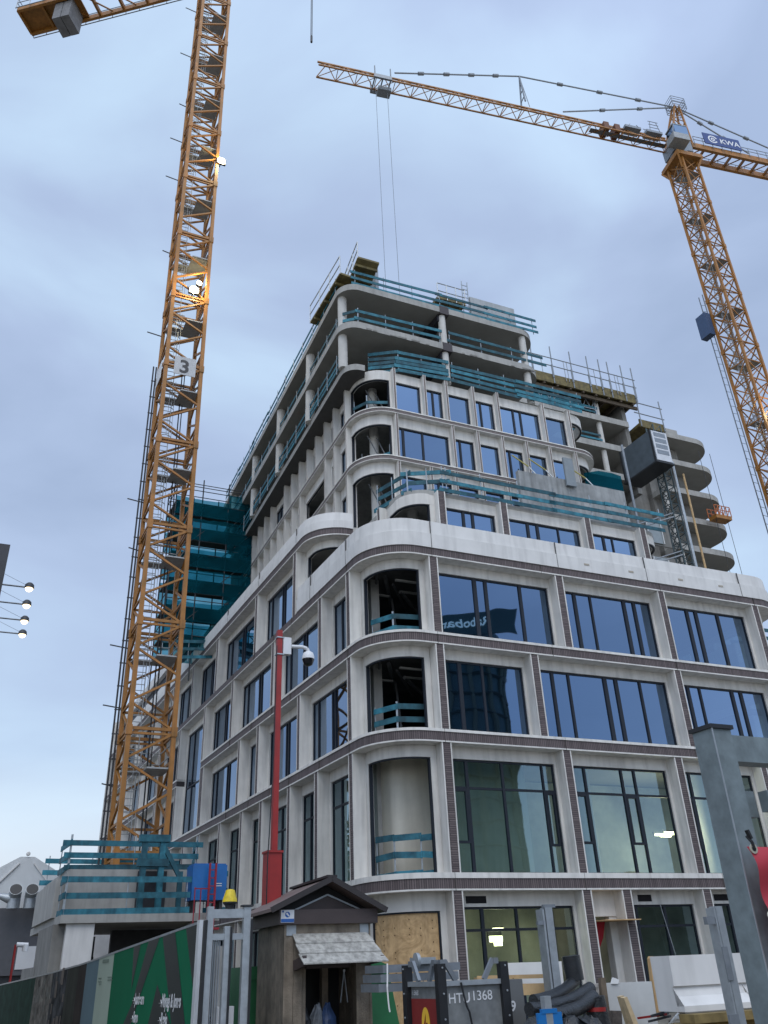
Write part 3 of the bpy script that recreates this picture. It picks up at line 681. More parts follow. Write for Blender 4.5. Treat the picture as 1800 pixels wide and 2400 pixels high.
mb.bar(b0+cjd*LCJ+cjs*1.3+UP*1.15, b0+cjd*LCJ-cjs*1.3+UP*1.15, .05); mb.bar(b0+cjd*LCJ+cjs*1.3+UP*.6, b0+cjd*LCJ-cjs*1.3+UP*.6, .05)
mb.build('walkway_rail', [steel], cj)
mb = MB(); pw = atz(150, 54, 72.6); tw = (V((pw.x, pw.y, 0))-V((axis.x, axis.y, 0))).dot(cjd)
for k in range(2): mb.box8(V((axis.x, axis.y, 72.6))+cjd*(tw-.75+k*.8)-cjs*.85, cjd*.74, cjs*1.7, UP*3.2)
mb.build('counterweight', [M('ballast_concrete', (.16, .16, .165), .8, var=.2, scale=2)], CL)
mb = MB(); mb.box8(b0+cjd*(LCJ-4.8)-cjs*.6+UP*.16, cjd*1.6, cjs*1.2, UP*.9); mb.build('winch', [steel], CL)
mb = MB(); mb.box8(b0-cjd*1.2-cjs*1.2-UP*1.6, cjd*2.4, cjs*2.4, UP*1.5); mb.bar(b0-cjd*.9, b0+UP*9, .2); mb.bar(b0+cjd*.9, b0+UP*9, .2); mb.build('slewing_unit', [orange], CL)
mb = MB(); truss(mb, b0-cjd*1.2, b0-cjd*46, 1.4, 1.6, .16, .08, 2.2, cjs); mb.build('jib', [orange], CL)
hp = onplane(730, 96, axis, cjd); ht_ = HJ
mb = MB(); mb.tube(hp+dR*.04, V((hp.x, hp.y, ht_))+dR*.04, .03, 0, 6); mb.tube(hp-dR*.05, V((hp.x, hp.y, ht_))-dR*.05, .03, 0, 6); mb.tube(hp-UP*.15, hp+UP*.6, .085, 0, 8)
mb.build('hoist_rope', [dark], CL)

# ------------------------------------------------------------------ far crane (right)
Nr = EYE+ray(1735, 800)*75; Nr.z = 0
CRo = thing('tower_crane', 'orange lattice crane behind the building, its whole jib in view, with blue KWA sign', 'tower crane', (Nr.x, Nr.y, 0), 'tower cranes')
axc = Nr+dR*1.0+dL*1.0
ZT = zat(axc.x, axc.y, 388)
nsec = 12; hsec = (ZT-0.0)/nsec
crane_mast(CRo, Nr, dR, dL, 2.0, 0.0, nsec, hsec, UP, .2, 'x')
HR = ZT+2.6
tip = atz(744, 166, HR); jd = V((tip.x-axc.x, tip.y-axc.y, 0)); LJ = jd.length; jd.normalize(); js = V((-jd.y, jd.x, 0))
c0 = V((axc.x, axc.y, HR))
mb = MB(); mb.prism([(axc+jd*a+js*b).xy for a, b in ((-1.5, -1.5), (1.5, -1.5), (1.5, 1.5), (-1.5, 1.5))], ZT-.2, ZT+.35)
for a, b in ((-1.5, -1.5), (1.5, -1.5), (1.5, 1.5), (-1.5, 1.5)): mb.bar(axc+jd*a+js*b+UP*(ZT), axc+jd*a*.6+js*b*.6+UP*(ZT-1.6), .18)
mb.build('slewing_platform', [orange], CRo)
mb = MB(); mb.tube(axc+UP*(ZT+.35), axc+UP*(ZT+1.3), 1.05, 0, 18); mb.box8(axc-jd*1.1-js*1.0+UP*(ZT+1.3), jd*2.2, js*2.0, UP*1.6); mb.build('slewing_ring', [steel], CRo, True)
mb = MB(); truss(mb, c0+jd*1.1, c0+jd*LJ, 1.3, 1.45, .13, .065, 1.9, js); jb = mb.build('jib', [orange], CRo)
mb = MB(); mb.box8(c0+jd*1.4-js*.25+UP*.04, jd*9, js*.5, UP*.03); mb.build('jib_walkway', [gratem], jb)
for q_ in (7, 8.3): mb = MB(); mb.box8(c0+jd*q_-js*.6+UP*.1, jd*.6, js*1.2, UP*1.1); mb.build('jib_cabinet', [M('cabinet_rust', (.13, .05, .02), .6)], jb)
for q in (2.6, 5.2):
    mb = MB(); o_ = c0+jd*(LJ*.0+q)+UP*1.6
    for a in (-.6, .6):
        for b in (-.5, .5): mb.bar(o_+jd*a+js*b, o_+jd*a*.6+js*b+UP*(1.5 if q < 3 else .3), .05)
    for z in (.5, 1.0, 1.5):
        if q > 3: break
        for b in (-.5, .5): mb.bar(o_+jd*.6+js*b+UP*z, o_-jd*.6+js*b+UP*z, .05)
    mb.box8(o_-jd*.9-js*.5-UP*.25, jd*1.9, js*1.0, UP*.35); mb.build('winch_cage', [steel], jb)
# apex, pendants
apx = onplane(1583, 252, axc, jd); ap = V((axc.x, axc.y, apx.z))
mb = MB()
ft = [c0+jd*1.0+js*.8, c0+jd*1.0-js*.8, c0-jd*1.5-js*.8, c0-jd*1.5+js*.8]; tp = [apx+jd*.3+js*.25, apx+jd*.3-js*.25, apx-jd*.25-js*.25, apx-jd*.25+js*.25]
for a, b in zip(ft, tp): mb.bar(a, b, .17)
for i in range(4):
    for k in range(5):
        p, q = i, (i+1) % 4
        if k % 2: p, q = q, p
        mb.bar(ft[p].lerp(tp[p], k/5), ft[q].lerp(tp[q], (k+1)/5), .08)
mb.build('apex_tower', [orange], CRo)
mb = MB(); o_ = apx+UP*.1
for dz in (-.85, .1):
    for z in (0, .4, .8):
        for sg in (-.62, .62): mb.bar(o_+jd*.8+js*sg+UP*(z+dz), o_-jd*.9+js*sg+UP*(z+dz), .045)
        for a in (.8, -.9): mb.bar(o_+jd*a+js*.62+UP*(z+dz), o_+jd*a-js*.62+UP*(z+dz), .045)
    for a in (.8, -.9):
        for sg in (-.62, .62): mb.bar(o_+jd*a+js*sg+UP*dz, o_+jd*a+js*sg+UP*(dz+.8), .045)
mb.build('apex_cage', [steel], CRo)
pA = onplane(925, 171, axc, jd); pB = onplane(1217, 179, axc, jd); pB0 = onplane(1227, 247, axc, jd); pC = onplane(1320, 262, axc, jd)
pend = MB()
def pendant(a, b, k):
    pend.tube(a, b, .085, 0, 6)
    for i in range(1, k): c = a.lerp(b, i/k); dd = (b-a).normalized(); pend.tube(c-dd*.3, c+dd*.3, .19, 0, 8)
pendant(pA, pB, 5); pendant(pB, apx, 4); pendant(pC, apx, 3)
kp = MB()
for sg in (-1, 1): kp.bar(pB, pB0+js*sg*.5, .13)
for t in (.3, .55, .8): kp.bar(pB.lerp(pB0+js*.5, t), pB.lerp(pB0-js*.5, t), .08)
kp.bar(pB, pB0-jd*.7, .05)
LC = 17.0; pD = onplane(1830, 360, axc, jd); pE = onplane(1755, 360, axc, jd)
pendant(apx, pD, 3); pendant(apx+UP*-.15, pE, 3)
pend.build('pendant_bar', [steel], CRo, True); kp.build('jib_king_post', [steel], CRo)
# trolley and ropes
tr = onplane(893, 205, axc, jd); tt = (tr-c0).dot(jd); tb = c0+jd*tt
mb = MB()
for sg in (-1, 1):
    mb.box8(tb+jd*-.9+js*(sg*.85-.08)-UP*.3, jd*1.8, js*.16, UP*.5)
    for a in (-.8, .8): mb.bar(tb+jd*a+js*sg*.85, tb+jd*a+js*sg*.85+UP*1.5, .09)
for a in (-.8, 0, .8): mb.bar(tb+jd*a-js*.85-UP*.2, tb+jd*a+js*.85-UP*.2, .12)
mb.box8(tb-jd*1.0-js*.7-UP*.95, jd*1.3, js*.9, UP*.5, 0); mb.build('trolley', [steel], CRo)
mb = MB(); zb_ = zat((tb+jd*.6).x, (tb+jd*.6).y, 640)
for a in (-.62, .55): mb.tube(tb+jd*a-UP*.3, V(((tb+jd*a).x, (tb+jd*a).y, 30)), .022, 0, 5)
mb.build('hoist_rope', [steel], CRo)
# counter jib with sign
mb = MB()
for sg in (-1, 1): mb.bar(c0-jd*1.2+js*sg*.85-UP*.1, c0-jd*LC+js*sg*.85-UP*.1, .3, .75)
for k in range(10): mb.bar(c0-jd*(1.2+k*1.7)-js*.85-UP*.1, c0-jd*(1.2+k*1.7)+js*.85-UP*.1, .16, .3); mb.bar(c0-jd*(1.2+k*1.7)-js*.85, c0-jd*(2.9+k*1.7)+js*.85, .09)
cj = mb.build('counter_jib', [orange], CRo)
mb = MB()
for sg in (-1, 1):
    for z in (.7, 1.2): mb.bar(c0-jd*1.5+js*sg*1.1+UP*z, c0-jd*LC+js*sg*1.1+UP*z, .05)
    for k in range(14): mb.bar(c0-jd*(1.5+k*1.15)+js*sg*1.1-UP*.1, c0-jd*(1.5+k*1.15)+js*sg*1.1+UP*1.2, .05)
mb.build('walkway_rail', [steel], cj)
bluesign = M('sign_blue', (.012, .035, .16), .45, var=.1)
sp = onplane(1640, 347, axc-js*0, jd); st_ = (sp-c0).dot(-jd)
so0 = c0-jd*(st_-.3)-js*1.15*(1 if js.y > 0 else -1)
fs = -js if js.y > 0 else js                                       # the side that faces the street
o_ = V((so0.x, so0.y, HR+.35)); rx = -jd
mb = MB(); mb.box8(o_, rx*4.6, fs*.08, UP*1.75); sg_ = mb.build('name_sign', [bluesign], CRo)
mb = MB(); mb.text('KWA', o_+rx*2.0+fs*.085+UP*.5, rx, UP, 1.05, 0, .01, .02)
cc = o_+rx*1.15+fs*.085+UP*.9
for r0, r1, a0, a1 in ((.42, .60, 20, 330), (.10, .26, 0, 360)):
    for k in range(24):
        b1 = rad(a0+(a1-a0)*k/24); b2 = rad(a0+(a1-a0)*(k+1)/24)
        mb.poly([cc+rx*r0*math.cos(b1)+UP*r0*math.sin(b1), cc+rx*r1*math.cos(b1)+UP*r1*math.sin(b1), cc+rx*r1*math.cos(b2)+UP*r1*math.sin(b2), cc+rx*r0*math.cos(b2)+UP*r0*math.sin(b2)])
mb.build('lettering', [signw], sg_)
# cab
mb = MB(); ko = axc+jd*.2+fs*1.0+UP*(ZT+1.0)
mb.box8(ko, jd*1.9, fs*1.35, UP*.9, 0); mb.box8(ko+UP*.9, jd*1.6, fs*1.35, UP*1.25, 1); mb.box8(ko+UP*2.15-jd*.05-fs*.03, jd*1.75, fs*1.41, UP*.12, 0)
mb.bar(ko+jd*1.9+fs*1.35+UP*.9, ko+jd*1.6+fs*1.35+UP*2.15, .07, None, 0)
mb.build('cab', [hexm, pane_m], CRo)
for z, r_ in ((zat(Nr.x, Nr.y, 735), 1), (zat(Nr.x, Nr.y, 965), 2)):
    if r_ == 1:
        mb = MB(); mb.box8(Nr+dL*2.0-dR*.9+UP*(z-1.0), dR*.7, dL*1.1, UP*2.6); mb.build('service_lift', [M('lift_blue', (.03, .06, .13), .5)], CRo)
        mb = MB()
        for d in (0, .45): mb.bar(Nr+dL*(2.2+d)-dR*.18+UP*6, Nr+dL*(2.2+d)-dR*.18+UP*(z+4.2), .07)
        for k in range(int((z-2)/.8)): mb.bar(Nr+dL*2.2-dR*.18+UP*(6+k*.8), Nr+dL*2.65-dR*.18+UP*(6.4+k*.8), .04)
        mb.build('lift_rail', [steel], CRo)
    else:
        p = Nr+dR*.9-dL*.35+UP*z
        mb = MB(); mb.box8(p, dR*.7, dL*.2, UP*.6); fl = mb.build('floodlight', [dark], CRo)
        mb = MB(); mb.box8(p-dL*.03+dR*.05+UP*.05, dR*.6, dL*.025, UP*.5); mb.build('lit_lens', [lampm], fl)
        ld_ = bpy.data.lights.new('lamp_light', 'POINT'); ld_.energy = 240; ld_.color = (1, .82, .45); ld_.shadow_soft_size = .15
        lo_ = bpy.data.objects.new('lamp_light', ld_); col.objects.link(lo_); lo_.location = p-dL*.4+dR*.3+UP*.3

# ------------------------------------------------------------------ teal edge barriers
def rail(label, pts, hs, bh=.17, post=1.7, ph=1.15, group='teal board edge barriers', jit=.04, closed=False):
    r_ = thing('guard_rail', label, 'guard rail', pts[0], group)
    random.seed(hash(label) % 1000 if False else sum(map(ord, label)))
    for (p, q) in zip(pts[:-1], pts[1:]):
        p, q = V(p), V(q); L = (q-p).length; n = max(1, round(L/3.9))
        d = (q-p).normalized(); o = V((d.y, -d.x, 0)).normalized()
        for h in hs:
            for k in range(n):
                e_1, e_2 = (random.uniform(.03, .3), random.uniform(.03, .3)) if L > 1.6 else (.03, .03); a = p+d*(L*k/n-e_1); b = p+d*(L*(k+1)/n+e_2); off = .035*(k % 2)
                mb = MB(); mb.bar(a+UP*(h+random.uniform(-jit, jit))+o*off, b+UP*(h+random.uniform(-jit, jit))+o*off, .032, bh); mb.build('board', [teal], r_)
        m_ = max(1, round(L/post)); 
        for k in range(m_+1):
            c = p+d*(L*k/m_)-o*.035; mb = MB(); mb.tube(c-UP*.08, c+UP*ph, .022, 0, 6); mb.build('post', [galv], r_)
    return r_
def sub(path, i0, i1, d, z): return [p+UP*z for p in offp(path, d)[i0:i1]]
def U(u, z, v=4.2): return W(u, v, z)
cS = [W(.95, 5.0, 33.46), W(1.35, 4.45, 33.46), W(2.0, 4.3, 33.46)]
rail('teal three board barrier on the roof slab edge along the right front', [W(1.6, 4.4, 33.46), W(6.6, 4.33, 33.46), W(12.6, 4.33, 33.46)], (.1, .5, .95))
rail('teal barrier along the roof slab edge above the long left side', [W(.95, 5.4, 33.46), W(1.27, 11, 33.46), W(2.3, 29.5, 33.46)], (.1, .5, .95))
rail('two teal boards on the open floor under the roof, between corner and middle column', [W(1.15, 5.0, 30.87), W(1.75, 4.5, 30.87), W(6.45, 4.42, 30.87)], (.45, .95), .18)
rail('two teal boards on the open floor under the roof, right of the middle column', [W(7.05, 4.42, 30.87), W(12.9, 4.42, 30.87)], (.45, .95), .18)
for i, (a, b) in enumerate(((5.7, 10.0), (10.7, 15.8), (16.4, 21.6), (22.2, 27.4))):
    for z, nm in ((30.87, 'upper'), (28.36, 'lower')):
        which = ('nearest the corner', 'second from corner', 'third from corner', 'farthest from corner')[i]
        rail('teal boards on the %s open floor, left side, bay %s' % (nm, which), [W(.57+.0558*a+.22, a, z), W(.57+.0558*b+.22, b, z)], (.2, .5, .95), .18)
rail('thick stack of teal boards above the narrow top row of windows, left of the column', [W(2.6, 5.2, 28.62), W(3.9, 4.45, 28.62), W(6.5, 4.3, 28.62)], (-.15, .12, .40, .62, .98), .2, jit=.07)
rail('thick stack of teal boards above the narrow top row of windows, right of the column', [W(7.0, 4.35, 28.62), W(14.9, 4.35, 28.62)], (-.1, .2, .5, .9), .2, jit=.07)
rail('long teal three board barrier on the lower terrace edge above the wide windows', [W(3.75, .93, 19.42), W(9.4, .93, 19.42), W(15.4, .93, 19.42)], (-.04, .38, .8), .18, 2.1)
rail('short teal barrier turning round the lower terrace corner', [W(3.95, 1.0, 19.42), W(2.5, 1.7, 19.42), W(1.95, 3.4, 19.42)], (.0, .45, .9), .2, 1.1)
rail('single teal board across the gap between the two white parapets', [W(1.85, 4.9, 17.6), W(3.2, 4.6, 17.6)], (.1, .75), .2, 3)
rail('two teal boards inside the rounded corner opening below the white parapet', [W(.80, 2.05, 12.4), W(1.22, 1.12, 12.4), W(2.5, .88, 12.4)], (.5, 1.02), .2, 9, 1.2)
rail('two teal boards inside the rounded corner opening two floors below the parapet', [W(.80, 2.05, 8.8), W(1.22, 1.12, 8.8), W(2.5, .88, 8.8)], (.62, 1.1), .2, 9, 1.3)
rail('three teal boards across the tall rounded corner opening above the plywood', [W(.66, 1.95, 4.15), W(.95, 1.22, 4.15), W(1.7, .75, 4.15), W(2.3, .66, 4.15)], (.18, .75, 1.3), .2, 1.0, 1.4)
rail('teal boards in the rounded opening of the narrow top row', [W(2.05, 5.9, 25.8), W(2.4, 5.15, 25.8), W(3.4, 4.8, 25.8)], (.25, .7), .17, .9)
rail('teal boards in the rounded opening of the middle narrow row', [W(2.6, 6.3, 23.0), W(3.45, 5.0, 23.0)], (.25, .6), .16, 1.4)

# ------------------------------------------------------------------ taller concrete block behind, right
EB = thing('concrete_block', 'bare grey concrete frame of curved floor slabs rising behind the right part of the building', 'building', W(30, 20, 0))
S94 = math.sin(rad(94)); FE = Fr(W(0, 18/S94), dR, nR); vE = 18/S94
zt_ = [40.66, 37.93, 35.15, 32.5, 29.87]
PE = fillet([W(34.2, vE), W(40.3, vE), W(40.3, vE+7)], [0, 2.2, 0], 12)
for z in zt_+[27.2, 24.5, 21.8]:
    mb = MB(); q = fillet([W(34.6, vE), W(41.6, vE), W(41.6, vE+6), W(34.6, vE+6)], [0, 2.3, 2.3, 0], 12)
    mb.prism([p.xy for p in q], z-.5, z, 0, 0, 1)
    mb.build('balcony_slab', [concrete, soffit_m], EB)
mb = MB(); mb.prism([W(34.6, vE+1.5).xy, W(38.4, vE+1.5).xy, W(38.4, vE+6).xy, W(34.6, vE+6).xy], 8, 40.1); mb.build('core_wall', [concrete_d], EB)
for z0, z1 in ((40.45, 40.85), (37.75, 38.15), (35.0, 35.4)):
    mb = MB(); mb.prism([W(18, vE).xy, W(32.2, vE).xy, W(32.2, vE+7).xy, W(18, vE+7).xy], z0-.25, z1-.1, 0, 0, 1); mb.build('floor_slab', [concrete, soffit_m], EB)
mb = MB(); mb.prism([W(18, vE+4).xy, W(31.8, vE+4).xy, W(31.8, vE+7.5).xy, W(18, vE+7.5).xy], 20, 42.5); mb.prism([W(32.0, vE+.3).xy, W(32.4, vE+.3).xy, W(32.4, vE+7).xy, W(32.0, vE+7).xy], 34, 43.2)
mb.prism([W(32.3, vE+2).xy, W(35, vE+2).xy, W(35, vE+7).xy, W(32.3, vE+7).xy], 8, 40.5)
mb.build('core_wall', [concrete_d], EB)
for u, z0, z1 in ((29.5, 40.75, 43.0), (29.45, 38.05, 40.2), (29.4, 35.2, 37.5), (25.7, 40.75, 42.9), (34.9, 33, 35), (35.0, 29.8, 32), (35.1, 27, 29.4)):
    mb = MB(); mb.tube(W(u, vE+.4, z0), W(u, vE+.4, z1), .22, 0, 12); mb.build('concrete_column', [MATS['column_concrete']], EB, True)
for z in zt_[1:]:
    for u in (38.6,):
        mb = MB(); mb.tube(W(u, vE+2.2, z), W(u, vE+2.2, z+2.25), .3, 0, 12); mb.build('concrete_column', [MATS['column_concrete']], EB, True)
mb = MB(); mb.prism([W(36.7, vE+.5).xy, W(37.9, vE+.5).xy, W(37.9, vE+1.1).xy, W(36.7, vE+1.1).xy], 40.66, 41.5); mb.build('upstand', [concrete], EB)
# top formwork deck with scaffold rail
FD = thing('formwork_deck', 'yellow timber formwork deck with scaffold tube railing on top of the concrete block', 'formwork', W(22, vE, 42.8))
mb = MB(); mb.fb(FE, 18, 33.3, -5, .5, 42.75, 42.98); mb.fb(FE, 18, 33.0, .42, .55, 42.45, 43.35); mb.build('deck', [yellowply], FD)
mb = MB()
for k in range(12): mb.bar(FE.p(19+k*1.25, .5, 42.5), FE.p(19+k*1.25, -4, 42.5), .16, .4)
for d in (.2, -2): mb.bar(FE.p(18, d, 42.2), FE.p(33.3, d, 42.2), .14, .3)
mb.build('joist', [M('joist_brown', (.10, .075, .05), .8)], FD)
mb = MB()
for u in (20, 21.5, 23, 24.9, 26.8, 28.5, 29.7, 30.6, 32.0, 33.1): mb.tube(FE.p(u, .6, 42.4), FE.p(u+.05, .6, 46.2), .05, 0, 6); mb.tube(FE.p(u, .6, 43), FE.p(u, .6, 44.3), .085, 0, 6)
for z in (44.2, 45.0): mb.tube(FE.p(18, .62, z), FE.p(33.3, .62, z-.1), .04, 0, 6)
for u in (20.8, 26.1, 26.4, 29.1, 31.2, 31.5): mb.tube(FE.p(u, .6, 42.9), FE.p(u, .6, 45), .03, 0, 5)
mb.build('scaffold_tube', [steel], FD)
mb = MB()
for u0, u1 in ((22.6, 25.2), (26.7, 29.2)):
    for u in (u0, u1): mb.tube(FE.p(u, -.2, 40.8), FE.p(u, -.2, 42.5), .07, 0, 6)
    n = 3
    for k in range(n):
        a, b = u0+(u1-u0)*k/n, u0+(u1-u0)*(k+1)/n; mb.bar(FE.p(a, -.2, 42.3), FE.p((a+b)/2, -.2, 41.4), .05); mb.bar(FE.p((a+b)/2, -.2, 41.4), FE.p(b, -.2, 42.3), .05)
    for z in (41.4, 42.35): mb.bar(FE.p(u0, -.2, z), FE.p(u1, -.2, z), .06)
mb.build('prop_frame', [galv], FD)
rail('dark teal boards on the concrete frame under the yellow formwork deck', [W(22, vE+.2, 40.8), W(29.2, vE+.2, 40.8)], (.3, .75), .18)
rail('dark teal boards on the concrete frame one floor below the formwork deck', [W(25, vE+.2, 38.05), W(29.2, vE+.2, 38.05)], (.35, .8), .18)
SD = thing('formwork_deck', 'small scaffold deck beside the grey lift cabin at the top of the concrete block', 'formwork', W(33.5, vE, 40.5))
mb = MB(); mb.fb(FE, 33.0, 35.6, -2, .4, 40.35, 40.6); mb.fb(FE, 33.0, 35.6, .35, .45, 40.2, 40.95); mb.build('deck', [yellowply], SD)
mb = MB()
for u in (33.1, 35.5): mb.tube(FE.p(u, .5, 40.2), FE.p(u, .5, 43.3), .05, 0, 6)
for z in (41.5, 42.6): mb.tube(FE.p(32.6, .5, z), FE.p(35.7, .5, z-.05), .045, 0, 6)
mb.build('scaffold_tube', [steel], SD)
# hoist
HO = thing('construction_hoist', 'grey hoist cabin hanging on its lattice rail beside the concrete block', 'hoist', W(28, 12.1, 20))
v0 = 12/S94; HN = W(27.9, v0, 32.5)
mb = MB(); mb.box8(HN, dR*1.45, dL*3.3, UP*2.65, 0); cb = mb.build('cabin', [M('cabin_grey', (.075, .095, .11), .55, .2, var=.2, scale=1.5)], HO)
mb = MB(); mb.box8(HN-dL*.05+dR*.05+UP*.08, dR*1.35, dL*.045, UP*2.5); mb.build('white_end_door', [M('cabin_white', (.55, .57, .60), .5, var=.08)], cb)
mb = MB()
for k in range(4): mb.box8(HN-dL*.062+dR*.2+UP*(.62+k*.5), dR*1.05, dL*.01, UP*.36)
mb.build('louvre', [steel], cb)
mb = MB()
for b in (0, 3.14): mb.box8(HN-dR*.03+dL*b-UP*.02, dR*.028, dL*.16, UP*2.7)
mb.box8(HN-dR*.1-dL*.1-UP*.14, dR*1.6, dL*3.5, UP*.12); mb.build('cabin_trim', [black], cb)
mb = MB(); q0 = W(29.8, v0+1.4, 0)
for a in (0, .7):
    for b in (0, .7): mb.tube(q0+dR*a+dL*b+UP*17, q0+dR*a+dL*b+UP*37, .055, 0, 6)
for k in range(26):
    z = 17+k*.77
    for a, b in (((0, 0), (.7, 0)), ((.7, 0), (.7, .7)), ((.7, .7), (0, .7)), ((0, .7), (0, 0))):
        mb.bar(q0+dR*a[0]+dL*a[1]+UP*z, q0+dR*b[0]+dL*b[1]+UP*z, .05); mb.bar(q0+dR*a[0]+dL*a[1]+UP*z, q0+dR*b[0]+dL*b[1]+UP*(z+.77), .04)
mb.build('lattice_rail', [M('hoist_steel', (.06, .085, .09), .5, .4, var=.25, scale=4)], HO)
mb = MB()
for z in (20, 23, 26, 29): 
    mb.bar(q0+UP*z, q0-dR*3.4+dL*2.5+UP*(z-.9), .09); mb.bar(q0+UP*(z+.3), q0-dR*3.4+dL*2.5+UP*(z-.6), .07)
mb.tube(W(25.3, v0+.3, 22), W(25.3, v0+.3, 33.4), .09, 0, 8); mb.build('tie_bar', [steel], HO)
mb = MB(); mb.tube(W(30.2, v0+1, 18), W(30.4, v0+1, 33.5), .11, 0, 8); mb.build('rain_pipe', [galv], HO, True)
mb = MB(); mb.tube(W(31.0, v0+1, 17.5), W(31.2, v0+1, 32.6), .08, 0, 8); mb.build('wooden_pole', [pine], HO, True)
# glazed landing doors behind the hoist rail
LD = thing('landing_screen', 'pale glazed landing doors stacked behind the hoist lattice', 'screen', W(28, v0+4, 20))
mb = MB(); scr = M('screen_pale', (.30, .34, .35), .4, var=.1)
for z in (20.3, 23.3, 26.3, 29.3): mb.box8(W(26.2, v0+4.6, z-.9), dR*6.5, dL*.1, UP*2.1)
mb.build('screen', [concrete_d], LD)
for z in (20.3, 23.3, 26.3, 29.3):
    for u in (27.2, 30.2):
        mb = MB(); mb.box8(W(u, v0+4.5, z-.75), dR*1.4, dL*.06, UP*1.8); dr = mb.build('door', [scr], LD)
        mb = MB(); 
        for a in (0, 1.32): mb.box8(W(u+a, v0+4.44, z-.75), dR*.08, dL*.05, UP*1.8)
        mb.build('door_frame', [boardw], dr)
HP = thing('suspended_platform', 'orange suspended work platform hanging at the right edge of the concrete block', 'work platform', W(38.1, vE, 32.7))
mb = MB(); mb.fb(FE, 37.9, 39.5, .5, 1.3, 32.05, 32.38); mb.build('trough', [orange], HP)
mb = MB()
for z in (32.8, 33.2): mb.bar(FE.p(37.9, 1.3, z), FE.p(39.5, 1.3, z), .05); mb.bar(FE.p(37.9, .5, z), FE.p(39.5, .5, z), .05)
for k in range(5):
    u = 37.9+1.6*k/4; mb.bar(FE.p(u, 1.3, 32.3), FE.p(u, 1.3, 33.2), .05); mb.bar(FE.p(u, .5, 32.3), FE.p(u, .5, 33.2), .05)
    if k < 4: mb.bar(FE.p(u, 1.3, 32.3), FE.p(u+.4, 1.3, 33.2), .04)
mb.build('basket_rail', [M('basket_red', (.42, .12, .03), .5)], HP)
mb = MB()
for u in (38.1, 39.3): mb.tube(FE.p(u, 1.0, 32.3), FE.p(u, 1.0, 38.5), .022, 0, 5); mb.tube(FE.p(u, 1.0, 24), FE.p(u, 1.0, 32.3), .02, 0, 5)
mb.build('wire_rope', [dark], HP)

# ------------------------------------------------------------------ loose things on the setbacks
mb = MB(); mb.box8(W(8.87, 4.78, 33.46), dR*2.95, dL*.2, UP*1.95)
tag(mb.build('wall_panel', [M('panel_grey', (.34, .36, .37), .85, var=.12, scale=1.5, stain=.2)], None), 'upright grey precast wall panel standing on the roof behind the barrier', 'wall panel')
blk = M('block_grey', (.27, .28, .28), .9, var=.3, scale=.9, stain=.35, bump=.2)
mb = MB(); mb.box8(W(8.85, 2.5, 19.42), dR*6.2, dL*.22, UP*2.9)
tag(mb.build('stair_wall', [blk], None), 'rough grey concrete wall standing on the lower terrace behind the teal boards', 'wall')
mb = MB(); mb.box8(W(11.45, 2.31, 21.9), dR*.55, dL*.1, UP*1.6)
tag(mb.build('leaning_panel', [M('panel_slate', (.20, .23, .25), .7)], None), 'plain slate grey panel standing upright above the rough terrace wall', 'panel')
for u, t in ((9.9, 'left of the slate panel'), (10.9, 'touching the slate panel'), (13.3, 'right of the slate panel')):
    p = thing('wall_prop', 'slanting yellow and grey steel prop %s' % t, 'prop', W(u, 3.6, 22), 'slanting props of the terrace wall')
    mb = MB(); mb.tube(W(u, 4.2, 24.4), W(u+.3, 3.4, 23.3), .035, 0, 8); mb.build('yellow_tube', [M('prop_yellow', (.30, .26, .06), .6)], p)
    mb = MB(); mb.tube(W(u+.3, 3.4, 23.3), W(u+.7, 2.75, 21.9), .03, 0, 8); mb.build('grey_tube', [galv], p)
netm = bpy.data.materials.new('teal_net'); netm.use_nodes = True; MATS['net'] = netm; t = netm.node_tree; t.nodes.clear()
o1 = t.nodes.new('ShaderNodeOutputMaterial'); a1 = t.nodes.new('ShaderNodeBsdfTransparent'); a1.inputs[0].default_value = (.26, .62, .70, 1)
b1 = t.nodes.new('ShaderNodeBsdfDiffuse'); b1.inputs[0].default_value = (.004, .075, .105, 1); mxx = t.nodes.new('ShaderNodeMixShader')
tcn = t.nodes.new('ShaderNodeTexCoord'); nn_ = t.nodes.new('ShaderNodeTexNoise'); nn_.inputs['Scale'].default_value = .5; nn_.inputs['Detail'].default_value = 5
t.links.new(tcn.outputs['Object'], nn_.inputs[0]); mrr = t.nodes.new('ShaderNodeMapRange'); mrr.inputs[1].default_value = .3; mrr.inputs[2].default_value = .7; mrr.inputs[3].default_value = .62; mrr.inputs[4].default_value = .22
t.links.new(nn_.outputs[0], mrr.inputs[0]); t.links.new(mrr.outputs[0], mxx.inputs[0]); t.links.new(a1.outputs[0], mxx.inputs[1]); t.links.new(b1.outputs[0], mxx.inputs[2]); t.links.new(mxx.outputs[0], o1.inputs[0])
mb = MB(); mb.sweep([W(14.7, 4.7, 0), W(15.3, 4.25, 0), W(16.1, 4.2, 0), W(16.8, 4.3, 0)], [(0, 21.6), (0, 24.6), (-.02, 24.6), (-.02, 21.6)], 0)
tag(mb.build('debris_net', [netm], None, True), 'blue green debris net hung beside the grey terrace wall under the lift cabin', 'netting')
